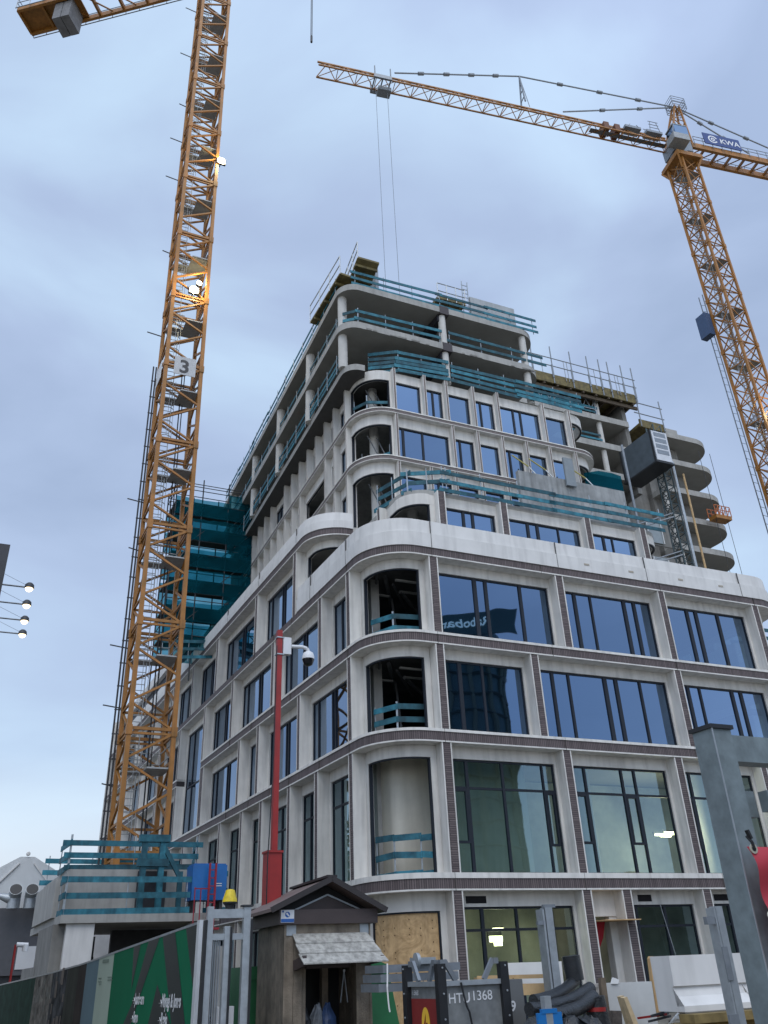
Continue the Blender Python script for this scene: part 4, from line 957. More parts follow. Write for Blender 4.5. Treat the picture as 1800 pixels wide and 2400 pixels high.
# formwork platforms, ladder on the roof
def form_table(label, o, a, b, tilt, hi):
    r_ = thing('folding_platform', label, 'work platform', o, 'folding formwork platforms on the roof')
    o = V(o); mb = MB(); mb.box8(o, a, b, tilt, 0); mb.build('deck', [yellowply], r_)
    mb = MB(); nb = a.cross(b).normalized(); nb = nb if nb.z > 0 else -nb
    for k in range(4):
        p = o+a*(k/3); mb.tube(p, p+UP*hi, .03, 0, 5)
    for z in (.5, 1.0): mb.tube(o+UP*hi*z, o+a+UP*hi*z, .03, 0, 5)
    mb.build('handrail', [galv], r_)
    mb = MB()
    for k in (.15, .5, .85): mb.bar(o+a*k-UP*.12, o+a*k+b-UP*.12, .1, .16)
    mb.build('bearer', [yellowply], r_)
    return r_
form_table('tilted olive platform with tube rail on the rounded roof corner', W(.75, 8.6, 34.0), dL*-4.2, (dR*1.1-UP*.1), UP*.12, 1.3)
form_table('steep folded platform highest on the rounded roof corner', W(1.6, 5.9, 34.1), dL*-1.9+UP*1.0, dR*1.25, UP*.12, 1.2)
form_table('yellow form table beside the ladder at the middle of the roof edge', W(6.7, 4.62, 34.45), dR*1.75, dL*1.4, UP*.22, 1.15)
mb = MB(); 
for k in range(2): mb.bar(W(3.2, 5.4+.2*k, 33.5), W(3.2, 5.4+.2*k, 35.9), .12)
mb.box8(W(3.05, 4.9, 33.5), dR*.18, dL*1.2, UP*2.5); tag(mb.build('shutter_panel', [steel], None), 'grey upright steel shutter beside the folded platform on the roof corner', 'formwork')
LDd = MB()
for d in (0, .36): LDd.bar(W(8.45+d, 4.9, 33.5), W(8.45+d, 4.8, 36.5), .045)
for k in range(9): LDd.bar(W(8.45, 4.88, 33.8+k*.31), W(8.81, 4.88, 33.8+k*.31), .035)
tag(LDd.build('roof_ladder', [galv], None), 'grey ladder standing up from the roof beside the upright panel', 'ladder')

# ------------------------------------------------------------------ netted stair scaffold, left
ST = thing('scaffold_tower', 'scaffold stair tower wrapped in dark teal netting between the crane mast and the building', 'scaffold', W(1, 26, 20.2))
u0, u1, va, vb = -2.6, 2.75, 24.0, 26.6
mb = MB()
for u in (u0, (u0*2+u1)/3, (u0+2*u1)/3, u1):
    for v in (va, vb): mb.tube(W(u, v, 17.5), W(u, v, 31.8 if u < u1 else 31.2), .045, 0, 6)
zl_ = [20.4+1.9*k for k in range(6)]
for z in zl_+[30.4, 31.2]:
    for zz in (0, .5, 1.0):
        for v in (va, vb):
            if z+zz < 31.6: mb.tube(W(u0, v, z+zz), W(u1, v, z+zz), .03, 0, 5)
    for u in (u0, u1): mb.tube(W(u, va, z+.9), W(u, vb, z+.9), .03, 0, 5)
for k in range(5): mb.tube(W(u0+.3, va, zl_[k]), W(u0+2.2, va, zl_[k]+1.9), .03, 0, 5); mb.tube(W(u1-.2, va, zl_[k]+1.9), W(u1-2, va, zl_[k]), .03, 0, 5)
mb.build('scaffold_tube', [dark], ST)
mb = MB()
for k, z in enumerate(zl_): mb.box8(W(u0, va+.1, z-.05), dR*(u1-u0), dL*(vb-va-.2), UP*(.09))
mb.build('deck', [M('deck_dark', (.05, .05, .045), .9)], ST)
mb = MB(); a, b = u0-.04, u1+.04
def nq(x0, x1, v, z0, z1):
    nx, nz = 14, 4; k = len(mb.v)
    for j in range(nz+1):
        for i in range(nx+1):
            s_ = i/nx; mb.v.append(tuple(W(x0+(x1-x0)*s_, v-.07*math.sin(9*s_+z0)*math.sin(3.1*j/nz)+random.uniform(-.03, .03), z0+(z1-z0)*j/nz-.06*abs(math.sin(4.7*s_))*(j == nz)+random.uniform(-.02, .02))))
    for j in range(nz):
        for i in range(nx): a_ = k+j*(nx+1)+i; mb.face([a_, a_+1, a_+nx+2, a_+nx+1], 0)
for z in (20.4, 24.2, 28.0):
    nq(a, b, va-.06, z-.9, z+.75); nq(a, b, va-.06, z+.9, z+2.25); nq(a, b, vb+.05, z-.9, z+.72); nq(a, b, vb+.05, z+.92, z+2.25)
    nq(u1-1.75, b, va-.065, z+2.2, z+2.95)
mb.poly([W(u1+.05, va, 19.5), W(u1+.05, vb, 19.5), W(u1+.05, vb, 30.2), W(u1+.05, va, 30.2)])
mb.build('safety_net', [netm], ST)
rail('teal boards at the foot of the netted scaffold tower', [W(-2.6, 23.8, 18.6), W(.6, 23.8, 18.9)], (.2, .7, 1.2), .2)

rail('short teal barrier on the lower wing at the far right edge of the photo', [W(22.4, 4.7, 15.75), W(30, 4.7, 15.75)], (.1, .55, 1.0), .2)
# ------------------------------------------------------------------ crane base
BC = at(143, 2143, 32); BC.z = 0
def K(a, b, z): return BC+dR*a+dL*b+UP*z
CB = thing('crane_base', 'stained grey concrete crane base with a raised block, pillar and dark passage below', 'concrete base', BC)
mb = MB()
mb.box8(K(0, 0, 3.45), dR*5.6, dL*9, UP*.27); mb.build('platform_slab', [concrete], CB)
mb = MB(); mb.box8(K(.25, .12, -2), dR*.95, dL*.5, UP*5.44); mb.build('pillar', [white2], CB)
mb = MB(); mb.box8(K(-.15, .4, -2), dR*.4, dL*4.2, UP*5.44); mb.box8(K(-.16, 4.0, -2), dR*.4, dL*4.5, UP*4.2); mb.build('side_wall', [concrete_d], CB)
mb = MB(); mb.box8(K(.2, 1.35, 3.722), dR*4.6, dL*7, UP*1.62); mb.box8(K(-.12, 1.6, 3.724), dR*.32, dL*6, UP*1.3); mb.build('raised_block', [concrete], CB)
mb = MB(); mb.box8(K(2.75, 1.3, 3.73), dR*1.1, dL*.06, UP*1.55); mb.box8(K(2.55, 4.2, -2), dR*3.2, dL*.3, UP*5.4)
mb.build('recess_shade_sheet', [dark], CB)  # dark sheets whose colour stands for the shade in gap and passage
mb = MB(); mb.box8(K(4.6, .3, -2), dR*.9, dL*.5, UP*5.44); mb.build('pillar', [concrete], CB)
rail('teal three board barrier along the lower edge of the crane base', [K(.02, 1.3, 3.72), K(.05, .05, 3.72), K(4.35, .05, 3.72)], (.08, .62, 1.15), .2, 2.0, 1.25)
rail('teal board barrier round the raised block under the crane mast', [K(.1, 3.2, 5.34), K(.2, 1.5, 5.34), K(5.0, 1.5, 5.34), K(5.4, 3.6, 5.34)], (.1, .5, .95), .2, 2.0, 1.25)
rail('teal boards behind the crane mast foot', [K(.2, 7.6, 5.34), K(5.6, 7.6, 5.34)], (.1, .5, .95), .2, 2.0, 1.2)
rail('short teal board ends sticking out right of the blue tank', [K(5.1, .4, 3.72), K(5.95, .4, 3.72)], (.1, .75, 1.4), .2, 2.0, 1.5)
TT = thing('timber_trestle', 'teal painted timber trestle of posts and brace in front of the crane mast', 'trestle', K(3, .6, 3.72))
mb = MB()
for a in (2.68, 3.35): 
    mb = MB(); mb.box8(K(a, .55, 3.72), dR*.2, dL*.2, UP*2.65); mb.build('post', [teal], TT)
for z in (5.5, 6.37):
    mb = MB(); mb.box8(K(2.55, .5, z-.13), dR*1.15, dL*.3, UP*.26); mb.build('beam', [teal], TT)
mb = MB(); mb.bar(K(3.5, .65, 6.1), K(4.25, .65, 4.9), .16); mb.bar(K(4.2, .65, 3.72), K(4.2, .65, 5.2), .18); mb.build('brace', [teal], TT)
TK = thing('tank', 'bright blue plastic tank standing at the right end of the crane base', 'tank', K(4.45, .3, 3.72))
mb = MB(); mb.box8(K(4.5, -.05, 4.15), dR*1.3, dL*.9, UP*1.22, 0); mb.box8(K(4.54, -.01, 5.37), dR*1.22, dL*.82, UP*.05, 0)
mb.build('body', [M('tank_blue', (.004, .12, .38), .4, var=.12)], TK)
mb = MB()
for z in (4.62, 4.70): mb.box8(K(5.4, -.055, z), dR*.22, dL*.006, UP*.03)
mb.build('white_stripe', [boardw], TK)
mb = MB()
for a in (4.6, 5.6): mb = MB(); mb.box8(K(a, .1, 3.72), dR*.12, dL*.6, UP*.43); mb.build('stand', [dark], TK)
RL = thing('access_ladder', 'red steel access ladder with side rail in front of the blue tank', 'ladder', K(4.7, -.3, 3.2))
mb = MB()
for a in (5.05, 5.28): mb.bar(K(a, -.35, 3.0), K(a, -.35, 5.4), .07)
for k in range(8): mb.bar(K(5.05, -.35, 3.2+k*.28), K(5.28, -.35, 3.2+k*.28), .035)
mb.build('ladder', [M('ladder_red', (.26, .006, .018), .5)], RL)
mb = MB()
for a in (4.5, 4.72, 5.0): mb.bar(K(a, -.5, 3.25), K(a, -.5, 4.55 if a < 4.6 else 4.5), .035)
for z in (3.27, 4.5): mb.bar(K(4.48, -.5, z), K(5.1, -.5, z), .04)
mb.box8(K(4.45, -.75, 3.12), dR*.95, dL*.5, UP*.07); mb.build('side_rail', [MATS['ladder_red']], RL)
mb = MB(); mb.box8(K(2.0, 12, -2), dR*6, dL*.4, UP*6.2); mb.box8(K(-2, 26, -2), dR*16, dL*.4, UP*6.5)
tag(mb.build('site_wall', [M('pale_wall', (.60, .61, .62), .7, var=.08)], None), 'pale wall seen far back through the passage under the crane base', 'wall')
SH = thing('shoring_tower', 'dark steel shoring tower seen through the passage under the crane base', 'scaffold', K(1.9, 8.6, -2))
mb = MB()
for a in (1.75, 2.35, 2.75):
    for b in (9.4, 10.4): mb.bar(K(a, b, -2), K(a, b, 3.4), .09)
for z in (0, .7, 1.4, 2.1, 2.8): mb.bar(K(1.75, 9.4, z), K(2.75, 9.4, z), .07); mb.bar(K(1.75, 9.4, z), K(2.75, 9.4, z+.7), .04)
mb.box8(K(1.7, 9.3, 2.3), dR*1.1, dL*.3, UP*.3); mb.build('frame', [dark], SH)

# ------------------------------------------------------------------ white gabled hall with two cowls, far left
h0 = at(46, 2128, 46); FH = Fr(V((h0.x, h0.y, 0)), dR, nR); zb = h0.z
HL = thing('gabled_hall', 'white gabled hall with white trim above a dark grey front at the left edge', 'building', FH.o)
zt = zat(h0.x, h0.y, 2008)
mb = MB(); hw = 2.75
tri = [(-hw-1.4, zb), (hw-.15, zb), (hw-.2, zb+1.15), (.35, zt), (-.35, zt), (-hw-1.4, zb+.2)]
k = len(mb.v)
for d in (0, -9): mb.v += [tuple(FH.p(a, d, z)) for a, z in tri]
n = len(tri); mb.face([k+i for i in range(n)], 0); mb.face([k+n+i for i in range(n)][::-1], 0)
for i in range(n): mb.face([k+i, k+(i+1) % n, k+n+(i+1) % n, k+n+i], 0)
mb.build('gable', [M('hall_white', (.55, .57, .575), .6, var=.04)], HL)
mb = MB()
for sg in (-1, 1): mb.bar(FH.p(sg*.35, .03, zb+2.1), FH.p(sg*2.1, .03, zb+.15), .10, .06)
mb.lathe(FH.p(0, .0, zb+2.55), [(.11, 0), (.11, .06), (.06, .09)], 0, 12, nR); mb.build('trim', [white2], HL)
mb = MB(); mb.fb(FH, -6, hw-.2, -9, .25, zb-3.0, zb-.02, 0); mb.fb(FH, -6, hw-.2, -9, .1, -4, zb-3.0, 1)
mb.build('front_wall', [M('hall_grey', (.085, .088, .098), .7, var=.1), dark], HL)
mb = MB(); mb.fb(FH, .2, 1.55, .251, .29, zb-2.75, zb-1.75); mb.build('notice_board', [signw], HL)
mb = MB(); mb.tube(FH.p(2.62, .35, zb-.1), FH.p(2.5, .35, zb-1.5), .07, 0, 8); mb.build('downpipe', [M('pipe_cream', (.5, .45, .25), .6)], HL)
for sx_ in (-1, 1):
    vt = thing('exhaust_cowl', 'bent silver exhaust cowl with black mouth, %s one of the pair before the white gable' % ('left' if sx_ < 0 else 'right'), 'vent', FH.p(sx_*.42, .9, zb), 'pair of silver exhaust cowls')
    mb = MB(); c = FH.p(sx_*.38+.05, 1.0, zb-.1); t1 = c+UP*.6; dd_ = (UP*.35+nR*.55).normalized()
    mb.tube(c, t1, .30, 0, 20); mb.lathe(t1, [(.30, -.12), (.30, .0), (.29, .45), (.31, .47)], 0, 20, dd_); mb.build('duct', [galv], vt, True)
    mb = MB(); mb.lathe(t1+dd_*.472, [(.285, 0), (.285, .012)], 0, 20, dd_); mb.build('mouth', [black], vt, True)
    mb = MB(); mb.tube(c+UP*.45+dR*sx_*.2, c+UP*.62+dR*sx_*.85, .24, 0, 16, .10); mb.build('side_branch', [galv], vt, True)
cm = thing('security_camera', 'small white security camera on a thin red pole at the far left', 'camera', at(30, 2300, 24))
p = at(37, 2214, 24); mb = MB(); mb.tube(V((p.x, p.y, -1.5)), p, .03, 0, 6); mb.build('pole', [red], cm)
mb = MB(); mb.tube(p+dR*.02, p+dR*.3-UP*.02, .06, 0, 10); mb.tube(p+dR*.24, p+dR*.24-UP*.16, .075, 0, 10); mb.build('camera_body', [signw], cm, True)
# lamp arms on the building at the left edge
ZL = 9.0
LB = thing('facade_sliver', 'narrow strip of a tall building wall at the left edge beside the spotlights', 'building', at(-10, 2300, 15))
pw = at(-2, 1400, 14.2); ztp = zat(pw.x, pw.y, 1277); zbt = zat(pw.x, pw.y, 1482)
mb = MB(); mb.box8(V((pw.x, pw.y, zbt))-dR*.5, dR*.5, dL*.7, UP*(ztp-zbt), 0); mb.box8(V((pw.x, pw.y, zbt))-dR*3.4, dR*2.9, dL*.9, UP*(ztp-zbt+.4), 1); mb.box8(V((pw.x, pw.y, -2))-dR*4.4-dL*2, dR*2.6, dL*16, UP*(ztp+2.4), 1)
mb.build('wall', [M('panel_edge', (.20, .19, .14), .6), M('wall_dull', (.16, .15, .14), .7)], LB)
mb = MB(); mb.box8(V((pw.x, pw.y, zbt))-dL*.01-dR*.55, dR*.56, dL*.03, UP*(ztp-zbt)); mb.build('edge_trim', [dark], LB)
for i, (x, y) in enumerate(((69, 1375), (63, 1415), (58, 1452), (53, 1484))):
    p = atz(x, y, ZL)
    sl = thing('arm_spotlight', 'small lit spotlight on a long thin arm, %s of four at the left edge' % ('topmost', 'second', 'third', 'lowest')[i], 'spotlight', p, 'spotlights on arms')
    mb = MB(); mb.tube(p-UP*.02, p-dR*3.2-UP*.02, .018, 0, 6); mb.tube(p+UP*.0, p-dR*2.8+UP*1.2, .004, 0, 4); mb.build('arm', [steel], sl)
    mb = MB(); mb.lathe(p+UP*.02, [(.05, .06), (.09, .02), (.10, -.05), (.08, -.06)], 0, 14); hd = mb.build('lamp_head', [dark], sl, True)
    mb = MB(); mb.lathe(p-UP*.041, [(.082, 0), (.06, -.05), (.03, -.07)], 0, 14); mb.build('lit_lens', [emit('warm_glow%d' % i, (1, .80, .50), 3.2) if i == 0 else MATS['warm_glow0']], hd, True)

# ------------------------------------------------------------------ printed hoarding
ha = at(467, 2165, 12); hb_ = at(0, 2310, 25); hd = V((hb_.x-ha.x, hb_.y-ha.y, 0)).normalized()
hn = V((-hd.y, hd.x, 0)); hn = hn if hn.y < 0 else -hn
def hp_(px, py): return onplane(px, py, ha, hd)
edges = [(467, 2165), (268, 2235), (233, 2248), (204, 2258), (186, 2264), (160, 2271), (125, 2281), (84, 2291), (0, 2310), (-90, 2330)]
cols = [((.006, .125, .058), .05), ((.36, .44, .37), .04), ((.13, .20, .235), .05), ((.045, .038, .034), .3), ((.055, .06, .05), .3), ((.06, .065, .07), .7), ((.20, .19, .17), .6), ((.03, .085, .06), .35), ((.05, .09, .07), .4)]
nms = ['green hoarding panel with dark stripes and white shop names', 'pale green hoarding panel with small grey print', 'plain blue grey hoarding panel', 'near black brown hoarding panel', 'dark olive hoarding panel beside the brown one', 'dark picture collage hoarding panel', 'light grey marbled hoarding panel', 'dull green hoarding panel with streaks', 'farthest faded green hoarding panel at the left edge']
for i in range(9):
    a, b = hp_(*edges[i]), hp_(*edges[i+1])
    r_ = thing('hoarding_panel', nms[i], 'hoarding', (a.x, a.y, 0), 'printed hoarding panels')
    mb = MB(); k = len(mb.v)
    for o_ in (V((0, 0, 0)), -hn*.05):
        mb.v += [tuple(V((a.x, a.y, -1.6))+o_), tuple(V((b.x, b.y, -1.6))+o_), tuple(b+o_), tuple(a+o_)]
    for f in ((0, 1, 2, 3), (7, 6, 5, 4), (3, 2, 6, 7), (0, 3, 7, 4), (1, 5, 6, 2)): mb.face([k+j for j in f], 0)
    mt = M('hoarding_%d' % i, cols[i][0], .75, spec=.2, var=cols[i][1], scale=4 if i > 4 else 2, c2=tuple(x*1.5 for x in cols[i][0]) if i in (5, 6) else None, stain=.3 if i > 2 else .04)
    pn = mb.build('panel', [mt], r_)
    mb = MB(); mb.bar(a+UP*.015-hn*.02, b+UP*.015-hn*.02, .05, .03); mb.build('top_trim', [galv], r_)
    if i == 0:
        pr = MB(); Z = lambda x, y: hp_(100+x/3.77, 1960+y/3.77)+hn*.004
        for poly in (((808, 962), (872, 938), (786, 1350)), ((942, 915), (1040, 883), (838, 1480), (790, 1480)), ((838, 1480), (770, 1690), (700, 1690), (790, 1480)), ((1062, 878), (1172, 840), (1262, 1690), (1140, 1690)), ((1015, 1310), (1140, 1690), (925, 1690)), ((1268, 810), (1385, 772), (1340, 1420))):
            pr.poly([Z(*p) for p in poly])
        pr.build('dark_stripe', [M('hoarding_dark', (.022, .028, .026), .45)], pn)
        tx = MB(); back = -hd
        def line(s, x, y, hgt):
            o_ = Z(x, y)+hn*.003; tx.text(s, o_+back*.10, back*.62, UP, hgt*1.15, 0, .002, .006)
            for p, q in (((-.02, .04), (.09, .04)), ((.05, .08), (.09, .04)), ((.05, .0), (.09, .04))): tx.bar(o_+back*p[0]+UP*(p[1]), o_+back*q[0]+UP*(q[1]), .012, .004)
        line('Jaarbeurs', 800, 1480, .17); line('Miyagi & Jones', 1035, 1505, .19); line('Sayo', 785, 1640, .17); line('Regio', 1025, 1660, .17)
        tx.build('lettering', [signw], pn)
    if i == 1:
        tx = MB(); back = -hd
        for (x, y, w_) in ((530, 1120, .42), (495, 1260, .2), (575, 1250, .3), (495, 1290, .2), (575, 1275, .3), (500, 1310, .15)):
            o_ = hp_(100+x/3.77, 1960+y/3.77)+hn*.004; tx.box8(o_, back*w_, hn*.002, UP*(.05 if y == 1120 else .014))
        tx.build('small_print', [M('print_grey', (.14, .20, .16), .5)], pn)
    if i in (5, 6, 8):
        tx = MB(); random.seed(i)
        for k in range(16):
            t, z = random.uniform(.05, .9), random.uniform(-.3, .8); o_ = a.lerp(b, t); o_ = V((o_.x, o_.y, a.z-1.0+z))+hn*.004
            tx.box8(o_, hd*random.uniform(.05, .22), hn*.002, UP*random.uniform(.06, .3))
        tx.build('picture_patch', [M('patch_%d' % i, (.12, .125, .11) if i != 5 else (.11, .085, .07), .5, var=.5, scale=6)], pn)
mb = MB(); q = hp_(467, 2165); mb.box8(V((q.x, q.y, -.3))-hd*.09-hn*.06, hd*.09, hn*.09, UP*(q.z+.34)); 
tag(mb.build('end_post', [M('white_alu', (.62, .64, .65), .4, .3)], None), 'slim white end post closing the printed hoarding', 'post')

# ------------------------------------------------------------------ galvanised gate left of the shelter
g0 = at(495, 2135, 11.2); FG = Fr(V((g0.x, g0.y, 0)), dR, nR); gz_ = g0.z
def gx(px, py=2150):
    p = onplane(px, py, g0, dR); return (p-FG.o).dot(dR)
GT = thing('steel_gate', 'galvanised steel gate with black rubber strips and vertical bars beside the wooden shelter', 'gate', FG.o)
for a, b, top in ((gx(487), gx(501), gz_+.05), (gx(572), gx(588), gz_+.04), (gx(529), gx(541), gz_-.17)):
    mb = MB(); mb.fb(FG, a, b, -.09, 0, -.3, top); mb.build('post', [galv], GT)
mb = MB(); mb.fb(FG, gx(501), gx(572), -.08, -.01, gz_-.08, gz_+.02); mb.fb(FG, gx(501), gx(529), -.08, -.012, gz_-.32, gz_-.25); mb.fb(FG, gx(541), gx(572), -.08, -.012, gz_-.32, gz_-.25); mb.build('cross_rail', [galv], GT)
mb = MB()
for x in (504, 509, 514, 519): mb.fb(FG, gx(x), gx(x+2.2), -.06, -.03, -.3, gz_-.32)
mb.build('bar', [steel], GT)
for a, b, t in ((gx(480), gx(487), gz_-.1), (gx(541), gx(546), gz_-.18), (gx(588), gx(593), gz_-.1)):
    mb = MB(); mb.fb(FG, a, b, -.07, .02, -.3, t); mb.build('rubber_strip', [black], GT)
mb = MB(); mb.fb(FG, gx(567), gx(593), -.11, .02, gz_+.045, gz_+.065); mb.build('post_cap', [dark], GT)
bc = onplane(540, 2128, g0, dR); bc = V((bc.x, bc.y, gz_+.02))
BE = thing('warning_beacon', 'yellow ribbed warning beacon with a black foot on top of the gate', 'beacon', bc)
mb = MB(); mb.lathe(bc-nR*.05, [(.05, 0), (.055, .04), (.085, .065), (.085, .08)], 0, 20); mb.build('foot', [black], BE, True)
mb = MB(); mb.lathe(bc-nR*.05+UP*.081, [(.092, 0), (.088, .03), (.055, .135), (.03, .145)], 0, 20); mb.build('lens', [M('beacon_yellow', (.62, .46, .01), .3, var=.2, scale=20)], BE, True)
mb = MB(); mb.fb(FG, gx(541)+.02, gx(575), -.9, -.7, -.3, 1.95, 0); mb.fb(FG, gx(548), gx(585), -.72, -.6, .4, 1.28, 1)
tag(mb.build('barrier_block', [concrete, white2], None), 'pale concrete barrier block seen through the gate', 'barrier')

# ------------------------------------------------------------------ red camera mast
rp = at(640, 2000, 13.5); rb = V((rp.x, rp.y, 0)); zr = rp.z
RP = thing('camera_mast', 'red square camera mast on a thicker red base rising in front of the left facade', 'mast', rb)
mb = MB(); mb.box8(rb-dR*.115-dL*.1, dR*.22, dL*.22, UP*zr); mb.box8(rb-dR*.13-dL*.12+UP*zr, dR*.25, dL*.26, UP*.03); mb.build('base', [red], RP)
zt = zat(rb.x, rb.y, 1478)
mb = MB(); mb.box8(rb-dR*.03-dL*.04+UP*(zr+.03), dR*.085, dL*.085, UP*(zt-zr-.03)); mb.build('pole', [red], RP)
SCm = thing('dome_camera', 'white dome security camera with black lens ball hanging from the red mast', 'camera', rb+UP*(zt-.3))
zc = zat(rb.x, rb.y, 1512); q = rb+dR*.07-dL*.05
mb = MB(); mb.box8(q+UP*(zc-.16), dR*.14, dL*.1, UP*.30); mb.build('junction_box', [signw], SCm)
mb = MB(); mb.chain([q+dR*.14+UP*(zc-.02), q+dR*.34+UP*(zc-.01), q+dR*.42+UP*(zc-.03), q+dR*.445+UP*(zc-.08)], .032, 0, 10); mb.build('arm', [signw], SCm, True)
mb = MB(); cc = q+dR*.445+UP*(zc-.08); mb.lathe(cc, [(.04, 0), (.085, -.03), (.105, -.09), (.108, -.14)], 0, 18); hd_ = mb.build('housing', [signw], SCm, True)
mb = MB(); mb.lathe(cc, [(.104, -.14), (.10, -.17), (.075, -.235), (.03, -.26)], 0, 18); mb.build('lens_ball', [M('lens_black', (.008, .009, .012), .12)], hd_, True)
mb = MB()
for z in (zc+.12, zc-.18): mb.box8(rb-dR*.045-dL*.055+UP*z, dR*.13, dL*.115, UP*.02)
mb.build('clamp', [galv], SCm)

# ------------------------------------------------------------------ wooden shelter
s0 = at(655, 2132, 12); FS = Fr(V((s0.x, s0.y, 0)), dR, nR); z2 = s0.z; wS = 1.39; dS = 1.35
SHD = thing('wooden_shelter', 'weathered plank shelter with brown gable roof and a small shingled canopy over its dark opening', 'shelter', FS.o)
mb = MB(); hf = .175
mb.fb(FS, 0, wS, -.03, 0, z2-hf, z2); mb.fb(FS, 0, .03, -dS, -.03, z2-hf, z2); mb.fb(FS, wS-.03, wS, -dS, -.03, z2-hf, z2); mb.build('fascia', [brown], SHD)
zr_ = zat(s0.x+.5, s0.y+.3, 2062)-.02; xr = .70
mb = MB()
k = len(mb.v); ov = .16
for d in (.10, -dS-.3):
    for a, z in ((-.14, z2-.03), (xr, zr_), (wS+.10, z2-.05)): mb.v += [tuple(FS.p(a, d, z)), tuple(FS.p(a, d, z+.04))]
for f in ((0, 2, 8, 6), (1, 7, 9, 3), (2, 4, 10, 8), (3, 9, 11, 5), (0, 1, 3, 2), (2, 3, 5, 4), (6, 8, 9, 7), (8, 10, 11, 9), (0, 6, 7, 1), (4, 5, 11, 10)): mb.face([k+i for i in f], 0)
rf = mb.build('roof', [brown_roof], SHD)
mb = MB(); mb.bar(FS.p(xr, .11, zr_+.05), FS.p(xr, -dS-.3, zr_+.05), .14, .03)
for a, z in ((-.14, z2-.03), (wS+.10, z2-.05)): mb.bar(FS.p(a, .108, z+.02), FS.p(xr, .108, zr_+.02), .015, .07)
mb.build('ridge_trim', [M('trim_dark', (.025, .02, .02), .6)], rf)
mb = MB(); k = len(mb.v); 
mb.poly([FS.p(.25, -.16, z2-.02), FS.p(wS-.2, -.16, z2-.02), FS.p(xr+.02, -.16, zr_-.17)], 0); mb.poly([FS.p(.0, -.3, z2-.0), FS.p(wS, -.3, z2-.0), FS.p(xr, -.3, zr_)], 1)
for a in (.25, wS-.2): mb.bar(FS.p(a, -.15, z2-.0), FS.p(xr+.02, -.15, zr_-.16), .02, .02, 2)
mb.build('gable_panel', [brown, black, galv], SHD)
mb = MB()
for i in range(8):
    d = -.06-i*(dS-.1)/8; mb.fb(FS, .09, .12, d-.15, d, -.2, z2-hf+.01)
    mb.fb(FS, wS-.12, wS-.09, d-.15, d, -.2, z2-hf+.01)
for a, b in ((.09, .22), (.225, .34)): mb.fb(FS, a, b, -.1, -.07, -.2, z2-hf+.01)
mb.fb(FS, wS-.30, wS-.09, -.1, -.07, -.2, z2-hf+.01); mb.fb(FS, .34, wS-.30, -.1, -.07, z2-hf-.22, z2-hf+.01)
mb.fb(FS, .09, wS-.09, -dS+.0, -dS+.03, -.2, z2-hf)
mb.build('plank_wall', [wood], SHD)
mb = MB(); mb.fb(FS, .86, .95, -.9, -.8, -.2, 1.9); mb.fb(FS, .12, wS-.12, -dS+.1, -dS+.06, -.1, 2.0, 1); mb.fb(FS, .35, .40, -.16, -.1, -.2, z2-.42); mb.build('inner_post_and_shade', [wood, black], SHD)  # wooden posts, plus a black back sheet standing for the shade inside
mb = MB()
za, zb2 = z2-hf-.14, z2-hf-.46
for i in range(3):
    t0, t1 = i/3, (i+1)/3+.03
    p = lambda a, t, up_: FS.p(a, -.06+.42*t, za+(zb2-za)*t+up_)
    q = [p(.2-.0*t0, t0, .03-.012*i), p(1.25+.12*t0, t0, .03-.012*i), p(1.25+.12*t1, t1, .035-.012*i), p(.2+.02*t1, t1, .035-.012*i)]
    k = len(mb.v); mb.v += [tuple(x) for x in q]+[tuple(x-UP*.014) for x in q]
    for f in ((0, 1, 2, 3), (7, 6, 5, 4), (0, 4, 5, 1), (1, 5, 6, 2), (2, 6, 7, 3), (3, 7, 4, 0)): mb.face([k+j for j in f], 0)
cn = mb.build('canopy', [shingle], SHD)
mb = MB(); mb.bar(FS.p(.24, -.06, zb2-.02), FS.p(.26, .3, zb2+.03), .05, .12); mb.bar(FS.p(1.3, -.06, zb2-.0), FS.p(1.32, .3, zb2+.03), .05, .07); mb.fb(FS, .36, .95, -.03, .06, zb2-.06, zb2+.01); mb.build('canopy_bracket', [brown], cn)
for a in (.12, wS-.24):
    mb = MB(); mb.fb(FS, a, a+.13, -.068, -.06, z2-hf-.13, z2-hf-.005); mb.build('metal_plate', [galv], SHD)
mb = MB(); mb.fb(FS, .02, .20, .001, .008, z2-.155, z2-.005); sn = mb.build('notice', [signw], SHD)
bl = M('notice_blue', (.02, .10, .34), .5)
mb = MB(); mb.fb(FS, .022, .198, .008, .011, z2-.150, z2-.11); mb.lathe(FS.p(.11, .008, z2-.06), [(.034, 0), (.034, .003)], 0, 20, nR); mb.fb(FS, .035, .058, .008, .011, z2-.035, z2-.012); mb.build('blue_symbol', [bl], sn)
mb = MB(); mb.bar(FS.p(.09, .0125, z2-.045), FS.p(.13, .0125, z2-.078), .002, .016); mb.lathe(FS.p(.104, .011, z2-.05), [(.012, 0), (.012, .002)], 0, 10, nR); mb.build('white_symbol', [signw], sn)
mb = MB(); mb.tube(FS.p(.93, -.25, 1.25), FS.p(.985, -.25, 1.62), .008, 0, 6); mb.tube(FS.p(1.03, -.25, 1.25), FS.p(.985, -.25, 1.62), .008, 0, 6); mb.lathe(FS.p(.985, -.25, 1.6), [(.02, 0), (.02, .03)], 0, 8)
tag(mb.build('hanging_hook', [galv], None), 'bright steel hook hanging inside the shelter opening', 'hook')
random.seed(11)
